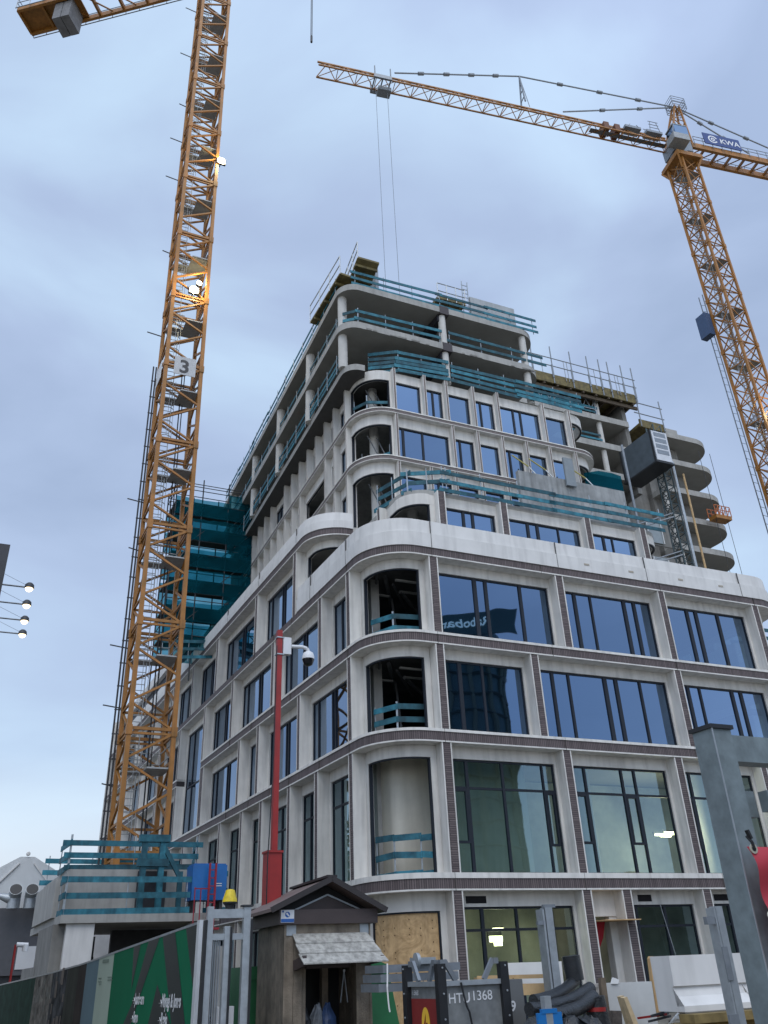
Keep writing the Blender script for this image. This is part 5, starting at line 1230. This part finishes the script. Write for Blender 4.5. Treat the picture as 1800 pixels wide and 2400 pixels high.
for i, (a, c, nm) in enumerate(((.42, (.03, .032, .036), 'crumpled black bag at the left inside the shelter'), (.62, (.16, .17, .18), 'small grey bag inside the shelter'), (.76, (.03, .06, .14), 'crumpled dark blue bag inside the shelter'))):
    mb = MB(); prof = [(.02, 0), (.11, .1), (.10, .3), (.05, .42), (.02, .47)]; mb.lathe(FS.p(a, -.3, .78), prof, 0, 14); mb.v = [tuple(V(v)+V((random.uniform(-.018, .018), random.uniform(-.018, .018), random.uniform(-.02, .02)))) for v in mb.v]
    tag(mb.build('rubbish_bag', [M('bag_%d' % i, c, .35, var=.4, scale=9)], None), nm, 'bag')

# ------------------------------------------------------------------ green container behind the shelter
c0_ = at(588, 2275, 13.8); FC = Fr(V((c0_.x, c0_.y, 0)), dR, nR); wC = (onplane(905, 2264, c0_, dR)-FC.o).dot(dR); zc = 1.6+.02
GC = thing('waste_container', 'green steel waste container standing behind the wooden shelter', 'container', FC.o)
mb = MB(); k = len(mb.v)
for d in (0, -1.6):
    mb.v += [tuple(FC.p(a, d, z)) for a, z in ((-.05, .1), (wC+.35, .1), (wC+.02, zc+.06), (wC-.12, zc+.11), (-.05, zc+.1))]
for f in ((0, 1, 2, 3, 4), (9, 8, 7, 6, 5), (1, 6, 7, 2), (2, 7, 8, 3), (3, 8, 9, 4), (4, 9, 5, 0)): mb.face([k+j for j in f], 0)
grn = M('container_green', (.015, .125, .045), .5, var=.15, stain=.2)
bd = mb.build('body', [grn], GC)
mb = MB(); mb.tube(FC.p(wC-.28, .07, zc-.03), FC.p(wC-.08, .07, zc-.03), .045, 0, 10); mb.fb(FC, wC-.09, wC-.06, .0, .03, zc-.25, zc-.02); mb.build('handle', [grn], GC, True)
mb = MB(); mb.fb(FC, -.05, wC-.1, .002, .02, zc-.07, zc-.05); mb.fb(FC, -.1, wC+.25, .002, .05, .48, .56); mb.fb(FC, wC-.5, wC-.47, .002, .02, .56, zc-.07); mb.build('rib', [grn], GC)
mb = MB(); mb.fb(FC, wC-.38, wC-.3, -.4, -.32, zc+.1, zc+.2); mb.build('lug', [grn], GC)

# ------------------------------------------------------------------ galvanised transport boxes
b0_ = at(1031, 2300, 10.5); FB = Fr(V((b0_.x, b0_.y, 0)), dR, nR); FBL = Fr(FB.o, dL, nL)
bw = (onplane(1183, 2300, b0_, dR)-FB.o).dot(dR); zx = b0_.z
boxg = M('box_galv', (.205, .215, .215), .5, .35, var=.22, scale=7, detail=2)
BX = thing('transport_box', 'galvanised transport box lettered HTU 1368 with a red flame sign on its side', 'transport box', FB.o)
mb = MB(); mb.box8(FB.p(.03, -.03, .1), dR*(bw-.06), dL*.8, UP*(zx-.12)); mb.build('body', [boxg], BX)
mb = MB(); mb.fb(FB, .0, bw, -.05, .012, zx-.05, zx); mb.fb(FBL, 0, .84, -.05, .012, zx-.05, zx); mb.build('rim', [galv], BX)
for f, a in ((FB, -.035), (FB, bw-.055), (FBL, .74)):
    mb = MB(); mb.fb(f, a, a+.10, -.06, .03, .1, zx+.17); pb = mb.build('rubber_post', [black], BX)
    mb = MB()
    for z in (zx+.13, zx-.12, zx-.36, zx-.6): mb.lathe(f.p(a+.06, .03, z), [(.011, 0), (.009, .008)], 0, 8, f.n)
    mb.build('bolt', [galv], pb)
mb = MB()
for f, a, dd in ((FB, bw-.06, -1), (FB, .0, 1), (FBL, .70, -1), (FBL, .06, 1)):
    p1 = f.p(a+dd*.2, -.01, zx+.0); p2 = f.p(a+dd*.07, -.01, zx+.2); mb = MB(); mb.bar(p1, p2, .04, .05); mb.bar(p2-UP*.02, p2-UP*.02+f.t*(-dd*.06), .06, .06); mb.build('lifting_lug', [steel], BX)
mb = MB(); mb.text('HTU', FB.p(.10, .0-.026, zx-.215), dR, UP, .135, 0, .003, .0015); mb.text('1368', FB.p(bw-.43, -.026, zx-.20), dR, UP, .135, 0, .003, 0)
mb.text('1368', FBL.p(.70, -.026, zx-.135), -dL, UP, .075, 0, .003, 0); mb.text('D', FBL.p(.09, -.026, zx-.16), -dL, UP, .12, 0, .003, .002); mb.build('lettering', [signw], BX)
mb = MB(); mb.fb(FBL, .08, .72, -.028, -.02, .2, zx-.17); rs = mb.build('red_sign', [M('sign_dark_red', (.19, .018, .016), .5)], BX)
fy = M('flame_yellow', (.75, .45, .04), .5)
mb = MB(); cF = FBL.p(.40, -.018, zx-.42); n_ = 20
pts = [cF-dL*(.095*math.cos(2*math.pi*i/n_))+UP*(.17*math.sin(2*math.pi*i/n_)) for i in range(n_)]; mb.poly(pts, 0)
mb.build('flame_emblem', [fy], rs)
mb = MB(); e1_ = cF+nL*.004
mb.poly([e1_-dL*.01+UP*.11, e1_+dL*.05-UP*.02, e1_+dL*.01-UP*.02, e1_+dL*.0+UP*.02]); mb.poly([e1_-dL*.05+UP*.02, e1_-dL*.01+UP*.02, e1_+dL*.0-UP*.02, e1_+dL*.02-UP*.13]); mb.build('bolt_emblem', [MATS['sign_dark_red']], rs)
mb = MB(); mb.text('Bredenoord', FBL.p(.70, -.017, zx-.73), -dL, UP, .125, 0, .003, .003); mb.build('lettering', [signw], rs)
for a, c, nm in ((.36, M('hazard_red', (.50, .02, .02), .5), 'red_hazard_label'), (.56, signw, 'white_hazard_label')):
    mb = MB(); c_ = FB.p(a, -.026, zx-.70); r_ = .14
    mb.poly([c_-UP*r_, c_+dR*r_, c_+UP*r_, c_-dR*r_]); hl = mb.build(nm, [c], BX)
    mb = MB(); c2 = c_+nR*.003; mb.poly([c2+UP*.03-dR*.025, c2+UP*.03+dR*.025, c2+UP*.09+dR*.004]); mb.bar(c2+UP*.02-dR*.03, c2+UP*.02+dR*.03, .003, .012); mb.build('pictogram', [signk], hl)
B2 = thing('transport_box', 'plain grey transport box lettered 039, standing right behind the HTU box', 'transport box', FB.p(1, -1, 0))
mb = MB(); mb.box8(FB.p(bw+.02, -.35, .1), dR*.42, dL*.8, UP*(zx-.12)); mb.build('body', [M('box_grey', (.16, .165, .165), .5, .3, var=.1)], B2)
mb = MB(); mb.text('039', FB.p(bw+.10, -.346, zx-.34), dR, UP, .145, 0, .003, .003); mb.build('lettering', [signw], B2)
TR = thing('steel_tray_stack', 'stack of grey steel trays lying behind the HTU box', 'trays', FB.p(.2, -1.2, 0))
for i in range(3):
    mb = MB(); mb.box8(FB.p(-.28+.03*i, -1.1, zx-.1+.10*i), dR*1.05, dL*.5, UP*.085); mb.build('tray', [steel], TR)
mb = MB(); mb.lathe(FB.p(.1, -.8, zx+.22), [(.08, -.02), (.08, .02)], 0, 16, dR); mb.box8(FB.p(.2, -1.0, zx+.18), dR*.25, dL*.2, UP*.07); mb.build('fitting', [galv], TR, True)

# ------------------------------------------------------------------ building site clutter in front of the right facade
def slab_at(name, label, cat, px, Y, th, m, mats=None):
    """upright board: front outline measured in the photo, with real thickness"""
    q = [at(x, y, Y+(dy if len(p_) > 2 else 0)) for p_ in px for x, y, dy in [(p_+(0,))[:3]]]
    mb = MB(); k = len(mb.v); n = len(q); mb.v += [tuple(p) for p in q]+[tuple(p+dL*th) for p in q]
    mb.face([k+i for i in range(n)], 0); mb.face([k+n+i for i in range(n)][::-1], 0)
    for i in range(n): mb.face([k+i, k+(i+1) % n, k+n+(i+1) % n, k+n+i], 0)
    return tag(mb.build(name, [m], None), label, cat)
slab_at('white_sheet', 'white sheet board lying on its edge behind the pine pallet frame', 'board', [(1183, 2257), (1316, 2253), (1322, 2312), (1186, 2316)], 14.0, .06, boardw)
PF = thing('pallet_frame', 'pine pallet frame in front of the white sheet board', 'pallet', at(1200, 2300, 13.6))
mb = MB(); mb.bar(at(1118, 2292, 13.6), at(1296, 2287, 13.6), .05, .05); mb.bar(at(1185, 2320, 13.6), at(1300, 2317, 13.6), .1, .14); mb.build('rail', [pine], PF)
mb = MB()
for x in (1120, 1206, 1290): mb.bar(at(x, 2291, 13.6), at(x+3, 2322, 13.6), .10, .08)
mb.build('block', [pine], PF)
for i, (x0, x1, y0, Yp, lab) in enumerate(((1263, 1299, 2127, 13.2, 'galvanised upright post in front of the ground floor window beside the doorway'),)):
    p = at(x0+14, y0, Yp); o_ = V((p.x, p.y, 0))
    gp = thing('steel_post', lab, 'post', o_)
    mb = MB(); mb.box8(o_-UP*.2, dR*.12, dL*.12, UP*(p.z+.2)); mb.box8(o_-dR*.05-UP*.2, dR*.03, dL*.16, UP*(p.z+.18)); mb.build('upright', [galv], gp)
    mb = MB(); mb.box8(o_-dR*.14+UP*(p.z-.22), dR*.1, dL*.05, UP*.05); mb.box8(o_-dR*.02+UP*p.z, dR*.2, dL*.05, UP*.04); mb.build('bracket', [steel], gp)
p = at(1676, 2124, 8.0); o_ = V((p.x, p.y, 0))
gp = thing('steel_post', 'galvanised upright post with braced foot in front of the white concrete stair', 'post', o_)
mb = MB(); mb.box8(o_, dR*.075, dL*.075, UP*p.z); mb.box8(o_-dR*.025, dR*.02, dL*.09, UP*(p.z-.01)); mb.build('upright', [galv], gp)
mb = MB(); mb.bar(o_+dR*.02-dL*.02+UP*.95, o_-dR*.22-dL*.1+UP*.3, .05); mb.bar(o_+dR*.1-dL*.02+UP*.95, o_+dR*.36-dL*.1+UP*.3, .05); mb.bar(o_+dR*.06-dL*.02+UP*.95, o_+dR*.08-dL*.55+UP*.3, .05); mb.build('foot_brace', [galv], gp)
mb = MB(); mb.box8(o_-dR*.12+UP*(p.z-.14), dR*.09, dL*.04, UP*.06); mb.box8(o_-dR*.10-dL*.01+UP*1.0, dR*.1, dL*.02, UP*.18); mb.box8(o_-dR*.03-dL*.012+UP*1.42, dR*.06, dL*.01, UP*.25); mb.build('bracket', [steel], gp)
# black wrapped pipes
for i, (a, b, r_, nm) in enumerate((((1250, 2345, 10.6), (1348, 2298, 11.4), .085, 'uppermost black wrapped pipe of the pile'), ((1240, 2366, 10.4), (1385, 2316, 11.2), .085, 'long black wrapped pipe in the middle of the pile'), ((1285, 2380, 10.2), (1392, 2336, 10.8), .10, 'thick black wrapped pipe in front of the pile'))):
    A1, B1 = at(*a), at(*b); pp = thing('wrapped_pipe', nm, 'pipe', A1, 'black wrapped pipes')
    mb = MB(); seg = 7; rr_ = [r_*.78*random.uniform(.92, 1.08) for _ in range(seg+1)]; sg = lambda t: A1.lerp(B1, t)-UP*.05*math.sin(3.14*t)
    for k in range(seg): mb.tube(sg(k/seg), sg((k+1)/seg), rr_[k], 0, 14, rr_[k+1])
    mb.build('pipe', [M('foil_black', (.012, .014, .016), .28, var=.5, scale=8, bump=.5)], pp, True)
    if i == 0: mb = MB(); mb.tube(B1, B1+UP*.26-dR*.02, .11, 0, 14); mb.build('elbow', [MATS['foil_black']], pp, True)
    if i == 2:
        mb = MB(); mb.tube(B1, B1-UP*.34+dR*.03, .12, 0, 14, .13); mb.build('elbow', [MATS['foil_black']], pp, True)
        mb = MB(); mb.tube(B1-UP*.10, B1-UP*.14, .128, 0, 16); mb.build('red_band', [red], pp, True)
random.seed(4)
mb = MB(); c = at(1335, 2395, 10.3)
for k in range(5): mb.lathe(c+dR*(k*.16-.4)+UP*random.uniform(-.12, .0), [(.02, -.2), (.17, -.12), (.19, .02), (.1, .12), (.02, .14)], 0, 12)
mb.v = [tuple(V(v)+V((random.uniform(-.03, .03), random.uniform(-.03, .03), random.uniform(-.03, .03)))) for v in mb.v]
tag(mb.build('foil_heap', [MATS['foil_black']], None), 'crumpled black foil heap under the wrapped pipes', 'foil')
bs = at(1283, 2380, 7.5); BS = thing('blue_sign', 'bright blue site sign with a red field on a galvanised post at the bottom edge', 'sign', V((bs.x, bs.y, 0)))
mb = MB(); mb.bar(V((bs.x, bs.y, .3)), bs+UP*.13, .06); mb.build('post', [galv], BS)
mb = MB(); mb.box8(bs-dR*.11-dL*.03-UP*.35, dR*.22, dL*.02, UP*.35); mb.prism([(bs-dR*.11-dL*.03).xy, (bs+dR*.11-dL*.03).xy, (bs+dR*.11-dL*.01).xy, (bs-dR*.11-dL*.01).xy], bs.z, bs.z+.02); mb.bar(bs-dR*.07-dL*.02+UP*.03, bs+dR*.07-dL*.02+UP*.03, .03, .03); fr_ = mb.build('panel', [M('site_blue', (.01, .15, .42), .4)], BS)
mb = MB(); mb.box8(bs-dR*.09-dL*.034-UP*.33, dR*.18, dL*.004, UP*.26); mb.build('red_field', [red], fr_)
slab_at('speckled_board', 'speckled grey board leaning beside the brown plank', 'board', [(1372, 2307), (1412, 2304), (1432, 2420), (1390, 2420)], 11.6, .04, M('speckle', (.36, .34, .31), .9, var=.45, scale=22))
slab_at('brown_plank', 'dirty brown plank leaning on the white boards', 'plank', [(1408, 2292), (1419, 2291), (1436, 2420), (1419, 2420)], 11.3, .05, M('dirty_plank', (.13, .10, .07), .9, var=.3, scale=7))
slab_at('white_board', 'large off white board leaning against the ground floor, broken paper on its top', 'board', [(1419, 2304), (1527, 2300), (1545, 2420), (1430, 2420)], 11.7, .05, M('board_offwhite', (.50, .505, .49), .8, var=.08, scale=3, stain=.12))
slab_at('paper_scrap', 'crumpled white paper scrap stuck on top of the off white board', 'paper', [(1434, 2306), (1438, 2291), (1451, 2296), (1449, 2306)], 11.68, .03, boardw)
slab_at('crate_side', 'small dark slatted crate at the foot of the off white board', 'crate', [(1436, 2369), (1457, 2369), (1460, 2420), (1437, 2420)], 11.2, .2, M('crate_dark', (.10, .085, .075), .9, var=.4, scale=12))
for i, (a, b) in enumerate(((1454, 1478), (1462, 1490))):
    slab_at('pale_lath', 'pale pine lath leaning on the off white board, %s of two' % ('left', 'right')[i], 'lath', [(a, 2336+i*3), (a+8, 2333+i*3), (b+14, 2420), (b+2, 2420)], 11.0-.1*i, .06, M('lath_pale', (.52, .40, .24), .8, var=.25, scale=6))
slab_at('pine_plank', 'tall orange pine plank standing left of the white concrete stair', 'plank', [(1523, 2246), (1526, 2241), (1531, 2241), (1550, 2370), (1546, 2384), (1540, 2380)], 12.0, .05, M('plank_orange', (.44, .28, .13), .8, var=.15, scale=5))
ST2 = thing('concrete_stair', 'white precast stair block standing on its side on a timber stack', 'stair block', at(1650, 2370, 9.5))
prf = [(1559, 2239), (1568, 2243), (1590, 2365), (1600, 2378), (1582, 2380), (1575, 2352)]
o_ = at(1567, 2240, 9.6); o_.z = 0
ztop = at(1567, 2240, 9.6).z; z0_ = at(1590, 2372, 9.6).z
prof = [(0, ztop), (0, ztop-.32), (.05, ztop-.34), (.05, ztop-.33), (.0+.03, ztop-.50), (.08, ztop-.52), (.08, ztop-.80), (.03, ztop-.86), (-.0, z0_), (-.28, z0_), (-.28, ztop)]
mb = MB(); mb.sweep([o_, o_+dR*.9], [(0, ztop), (.0, ztop-.27), (-.03, ztop-.275), (-.03, ztop-.28), (.035, ztop-.44), (.0, ztop-.445), (.02, z0_+.13), (.10, z0_+.05), (.10, z0_), (-.30, z0_), (-.30, ztop)], 0)
mb.sweep([o_+dR*.9, o_+dR*1.9], [(0, ztop+.0), (.0, ztop-.27), (-.03, ztop-.275), (-.03, ztop-.28), (.035, ztop-.44), (.0, ztop-.445), (.02, z0_+.13), (.10, z0_+.05), (.10, z0_), (-.30, z0_), (-.30, ztop)], 0, True)
mb.build('stepped_block', [white2], ST2)
mb = MB(); mb.box8(o_+dR*.98-dL*.012+UP*(ztop-.12), dR*.06, dL*.02, UP*.06); mb.build('lifting_eye', [steel], ST2)
TS = thing('timber_stack', 'stack of old yellowish timber beams under the white stair block', 'timber', o_+dR*.2)
for i, (a, d, z, l_) in enumerate(((-.05, -.25, z0_-.09, 1.3), (-.12, -.12, z0_-.17, 1.25), (.0, -.32, z0_-.25, 1.2), (-.1, -.1, z0_-.33, 1.35))):
    mb = MB(); mb.box8(o_+dR*a+dL*d+UP*z, dR*l_, dL*.2, UP*.075); mb.build('beam', [M('old_timber', (.22, .16, .06), .9, var=.35, scale=6, stain=.4)], TS)
mb = MB(); mb.box8(o_+dR*.45-dL*.45+UP*(z0_-.55), dR*.28, dL*.2, UP*.38); tag(mb.build('wood_block', [pine], None), 'squared pine block in front of the timber stack', 'wood block')
random.seed(9)
for i in range(9):
    p = at(random.uniform(1545, 1600), random.uniform(2372, 2398), 10.2); mb = MB(); d = V((random.uniform(-1, 1), random.uniform(-1, 1), random.uniform(-.2, .4))).normalized()
    mb.bar(p, p+d*random.uniform(.12, .4), .05, .02)
    tag(mb.build('debris_piece', [[dark, red, boardw, wood][i % 4]], None), 'scrap of wood, foil or plastic on the ground left of the timber stack', 'debris', 'scraps left of the timber stack')
# weeds by the doorway
mb = MB(); c = at(1552, 2362, 12.3)
for k in range(60):
    d = V((random.uniform(-1, 1), random.uniform(-1, 1), random.uniform(.1, 1.4))).normalized()*random.uniform(.1, .3); s_ = V((-d.y, d.x, 0)).normalized()*.02; mb.poly([c+d*.3-s_*.4, c+d*.7-s_, c+d, c+d*.7+s_])
tag(mb.build('weed', [M('weed_green', (.06, .20, .04), .6, var=.3, scale=9)], None), 'small bright green weed growing beside the pine plank', 'plant')
# canopy and red cloth in the doorway bay
mb = MB(); mb.fb(FR, 7.68, 9.15, -.9, .45, 2.78, 2.81); tag(mb.build('plywood_sheet', [MATS['plywood']], None), 'plywood sheet fixed flat over the narrow doorway', 'plywood')
mb = MB(); mb.poly([FR.p(7.63, -.35, 2.78), FR.p(8.35, -.5, 2.78), FR.p(8.2, -.52, 2.3), FR.p(7.72, -.36, 1.75)]); mb.poly([FR.p(7.63, -.36, 2.78), FR.p(7.72, -.37, 1.75), FR.p(8.2, -.53, 2.3), FR.p(8.35, -.51, 2.78)])
tag(mb.build('red_cloth', [M('cloth_red', (.34, .008, .02), .8)], None), 'red cloth hanging under the plywood over the doorway', 'cloth')
mb = MB(); mb.tube(FR.p(10.75, -.4, 3.3), FR.p(11.1, -.4, 1.3), .012, 0, 5); tag(mb.build('hanging_cable', [galv], None), 'thin pale cable hanging in front of the dark ground floor opening', 'cable')
# lamps that are lit inside
for i, (x, y, d, w_, h_, nm) in enumerate(((1150, 2208, 3.2, .5, .32, 'ground floor left window'), (1303, 2205, 3.2, .5, .36, 'ground floor window behind the galvanised post'), (1538, 1958, 3.0, .8, .12, 'tall window, left of the pair'), (1560, 1953, 3.0, .8, .12, 'tall window, right of the pair'), (1157, 2177, 2.6, .4, .05, 'ground floor left window, thin strip'))):
    dd = ray(x, y); n_ = nR; t = ((O-nR*d)-EYE).dot(nR)/dd.dot(nR); p = EYE+dd*t
    lm = thing('work_lamp', 'lit work lamp glowing inside the %s' % nm, 'lamp', p, 'lit lamps inside')
    mb = MB(); mb.box8(p, dR*w_, dL*.08, UP*h_*.6); mb.box8(p+dR*w_*.35-UP*h_*.4, dR*w_*.6, dL*.08, UP*h_*.4); mb.build('lit_panel', [MATS.get('work_glow') or emit('work_glow', (1, .92, .60), 4.5)], lm)
    ld_ = bpy.data.lights.new('lamp_light', 'POINT'); ld_.energy = 110 if i in (2, 3) else 55; ld_.color = (1, .88, .6); ld_.shadow_soft_size = .2
    lo_ = bpy.data.objects.new('lamp_light', ld_); col.objects.link(lo_); lo_.location = p-dL*.3-UP*.2
    mb = MB(); mb.box8(p-dR*.03+dL*.085-UP*.03, dR*(w_+.06), dL*.06, UP*(h_+.06)); mb.build('housing', [dark], lm)

random.seed(31)
def hose(label, pts, r_, m):
    mb = MB(); pp = []
    for i in range(len(pts)-1):
        for k in range(5):
            t = k/5; pp.append(pts[i].lerp(pts[i+1], t)+UP*(-.05*math.sin(math.pi*t)))
    pp.append(pts[-1]); mb.chain(pp, r_, 0, 6); tag(mb.build('hose', [m], None, True), label, 'hose')
hose('black hose draped over the HTU box rim', [FB.p(.25, .02, zx-.02), FB.p(.32, .035, zx-.30), FB.p(.45, .03, zx-.9)], .012, black)
hose('pale strap hanging from the steel trays behind the HTU box', [FB.p(-.2, -1.0, zx+.2), FB.p(-.22, -.98, zx-.05), FB.p(-.2, -.97, zx-.3)], .010, boardw)
hose('thin black cable running down the red camera mast', [rb-dR*.05-dL*.06+UP*(zt-.3), rb-dR*.06-dL*.06+UP*(zr+1.2), rb-dR*.13-dL*.14+UP*(zr-.1), rb-dR*.13-dL*.14+UP*.4], .009, black)
# ------------------------------------------------------------------ big galvanised gate post with banner, right foreground
pg = at(1666, 1706, 4.5); og = V((pg.x, pg.y, 0)); zg = pg.z
GP = thing('gate_post', 'large galvanised gate post with black cap and side beams in the right foreground', 'post', og)
gsp = M('galv_spangle', (.185, .225, .235), .5, .25, var=.20, scale=11, detail=3, stain=.15)
mb = MB(); mb.box8(og, dR*.135, dL*.135, UP*zg); mb.build('post', [gsp], GP)
mb = MB(); mb.box8(og-dR*.012-dL*.012+UP*zg, dR*.16, dL*.16, UP*.022); mb.build('cap', [black], GP)
zz = zat((og+dR*.135).x, (og+dR*.135).y, 1720); zz2 = zat((og+dR*.135).x, (og+dR*.135).y, 1782)
mb = MB(); mb.box8(og+dR*.135+dL*.02+UP*zz2, dR*2.2, dL*.1, UP*(zz-zz2)); mb.build('top_beam', [gsp], GP)
za_ = zat((og+dR*.3).x, (og+dR*.3).y, 1858); zb_ = zat((og+dR*.3).x, (og+dR*.3).y, 1905)
mb = MB(); mb.box8(og+dR*.22-dL*.06+UP*zb_, dR*2.0, dL*.06, UP*(za_-zb_)); mb.box8(og+dR*.135+dL*.03+UP*(zb_-.02), dR*.09, dL*.06, UP*(za_-zb_+.03)); mb.build('lower_beam', [gsp], GP)
mb = MB(); mb.bar(og-dL*.006+dR*.0+UP*.2, og-dL*.006+dR*.0+UP*zg, .006); mb.build('weld_seam', [galv], GP)
def bn(px, py): return onplane(px, py, og-dL*.10, dR)
BN = thing('banner', 'red cloth banner with metal eyelets tied to the big gate post', 'banner', og+dR*.2)
mb = MB(); A0 = bn(1747, 1984); ns, nz_ = 22, 22; zt_b = A0.z; sx0 = (A0-og).dot(dR)
lowx = (bn(1790, 2200)-og).dot(dR)
k0 = len(mb.v)
for j in range(nz_+1):
    for i in range(ns+1):
        s_, t_2 = i/ns, j/nz_; left = sx0+.10*t_2**1.2
        dr = .018*math.sin(7*s_+5*t_2)+.022*math.sin(11*t_2*1.2+3*s_) * (1-.3*s_)
        mb.v.append(tuple(og-dL*.10+dR*(left+s_*.9)+nR*dr+UP*(zt_b-.62*t_2+.03*s_-.02*math.sin(3.1*s_))))
for j in range(nz_):
    for i in range(ns): a = k0+j*(ns+1)+i; mb.face([a, a+1, a+ns+2, a+ns+1], 0)
mb.build('cloth', [M('banner_red', (.42, .032, .05), .7, var=.06, scale=3)], BN, True)
for (x, y) in ((1757, 1991), (1798, 2147)):
    mb = MB(); c = bn(x, y)+nR*.03; R0, R1 = .013, .023
    for k in range(18):
        a, b = 2*math.pi*k/18, 2*math.pi*(k+1)/18
        q = [c+dR*R0*math.cos(a)+UP*R0*math.sin(a), c+dR*R1*math.cos(a)+UP*R1*math.sin(a), c+dR*R1*math.cos(b)+UP*R1*math.sin(b), c+dR*R0*math.cos(b)+UP*R0*math.sin(b)]
        mb.poly(q); mb.poly([x_-nR*.006 for x_ in q]); mb.poly([q[1], q[1]-nR*.006, q[2]-nR*.006, q[2]])
    ey = mb.build('eyelet', [M('eyelet_metal', (.66, .60, .48), .35, .6)], BN)
    mb = MB(); mb.lathe(c-nR*.004, [(.0135, 0), (.0135, .002)], 0, 14, nR); mb.build('eyelet_hole', [black], ey)
c = bn(1757, 1991)+nR*.032
mb = MB(); mb.chain([c+UP*.0, c-dR*.006+UP*.03, c-dR*.012+UP*.06-nR*.02], .008, 0, 8); mb.bar(c-dR*.008+UP*.045, c-dR*.022+UP*.085, .02, .012)
tag(mb.build('cable_tie', [black], None), 'black cable tie holding the banner eyelet to the post', 'cable tie')

# ------------------------------------------------------------------ across the street, behind the viewer: seen only mirrored in the glass
def mirror(P): d = (V(P)-(O-nR*.61)).dot(nR); return V(P)-nR*(2*d)
def mpt(px, py, D):
    d = ray(px, py); h = math.hypot(d.x, d.y); return EYE+d*(D/h)
tc_ = mpt(1080, 1640, 150); zt_w = mpt(1080, 1452, 142).z; tcr = mirror(tc_)
RT = thing('round_tower', 'dark glass round office tower with ribs and a white name, mirrored in the right windows', 'building', (tcr.x, tcr.y, 0))
mb = MB(); mb.tube(V((tcr.x, tcr.y, 0)), V((tcr.x, tcr.y, zt_w-2)), 8.6, 0, 36, 8.2)
mb.build('shaft', [M('tower_teal', (.030, .105, .115), .4, var=.2, scale=.1)], RT, True)
mb = MB()
for k in range(int(zt_w/3.6)): mb.lathe(V((tcr.x, tcr.y, k*3.6)), [(8.75, 0), (9.1, .25), (8.75, .5)], 0, 36)
mb.build('rib', [M('tower_rib', (.035, .075, .08), .5)], RT, True)
mb = MB()
for k in range(14):
    a = 2*math.pi*k/14; p = V((tcr.x+8.6*math.cos(a), tcr.y+8.6*math.sin(a), 0)); mb.tube(p, p+UP*(zt_w-4), .45, 0, 6)
mb.build('mullion', [M('tower_mullion', (.10, .13, .09), .5)], RT)
sgc = mirror(mpt(1090, 1463, 140)); nn = mirror(EYE)-sgc; nn.z = 0; nn.normalize(); rx2 = UP.cross(nn)
mb = MB(); mb.box8(sgc-rx2*9-UP*2.2-nn*.6, rx2*14, nn*.4, UP*4.6); hd2 = mb.build('crown', [MATS['tower_teal']], RT)
mb = MB(); mb.text('Rabobank', sgc-rx2*4.6-UP*.6+nn*.05, rx2, UP, 2.5, 0, .1, .03); mb.build('lettering', [emit('sign_light', (.85, 1, .98), .9)], hd2)
LO = thing('office_block', 'low dark office block across the street, mirrored in the lower windows', 'building', mirror(mpt(1400, 2000, 95)))
lo = mirror(mpt(1400, 2000, 95)); lo.z = 0
mb = MB(); mb.box8(lo-dR*50, dR*75, nR*14, UP*9.5); mb.build('wall', [M('block_far', (.055, .07, .06), .8, var=.3, scale=.2)], LO)
for k in range(16):
    mb = MB(); mb.box8(lo-dR*(48-k*4.5)-nR*.05+UP*3, dR*3.2, nR*.04, UP*2.2); mb.box8(lo-dR*(48-k*4.5)-nR*.05+UP*6.4, dR*3.2, nR*.04, UP*2.0); mb.build('window', [frame_m], LO)
for o in list(bpy.data.objects):
    l = o.get('label')
    if l and not 4 <= len(l.replace(',', ' ').split()) <= 16: print('LABEL', len(l.split()), l)
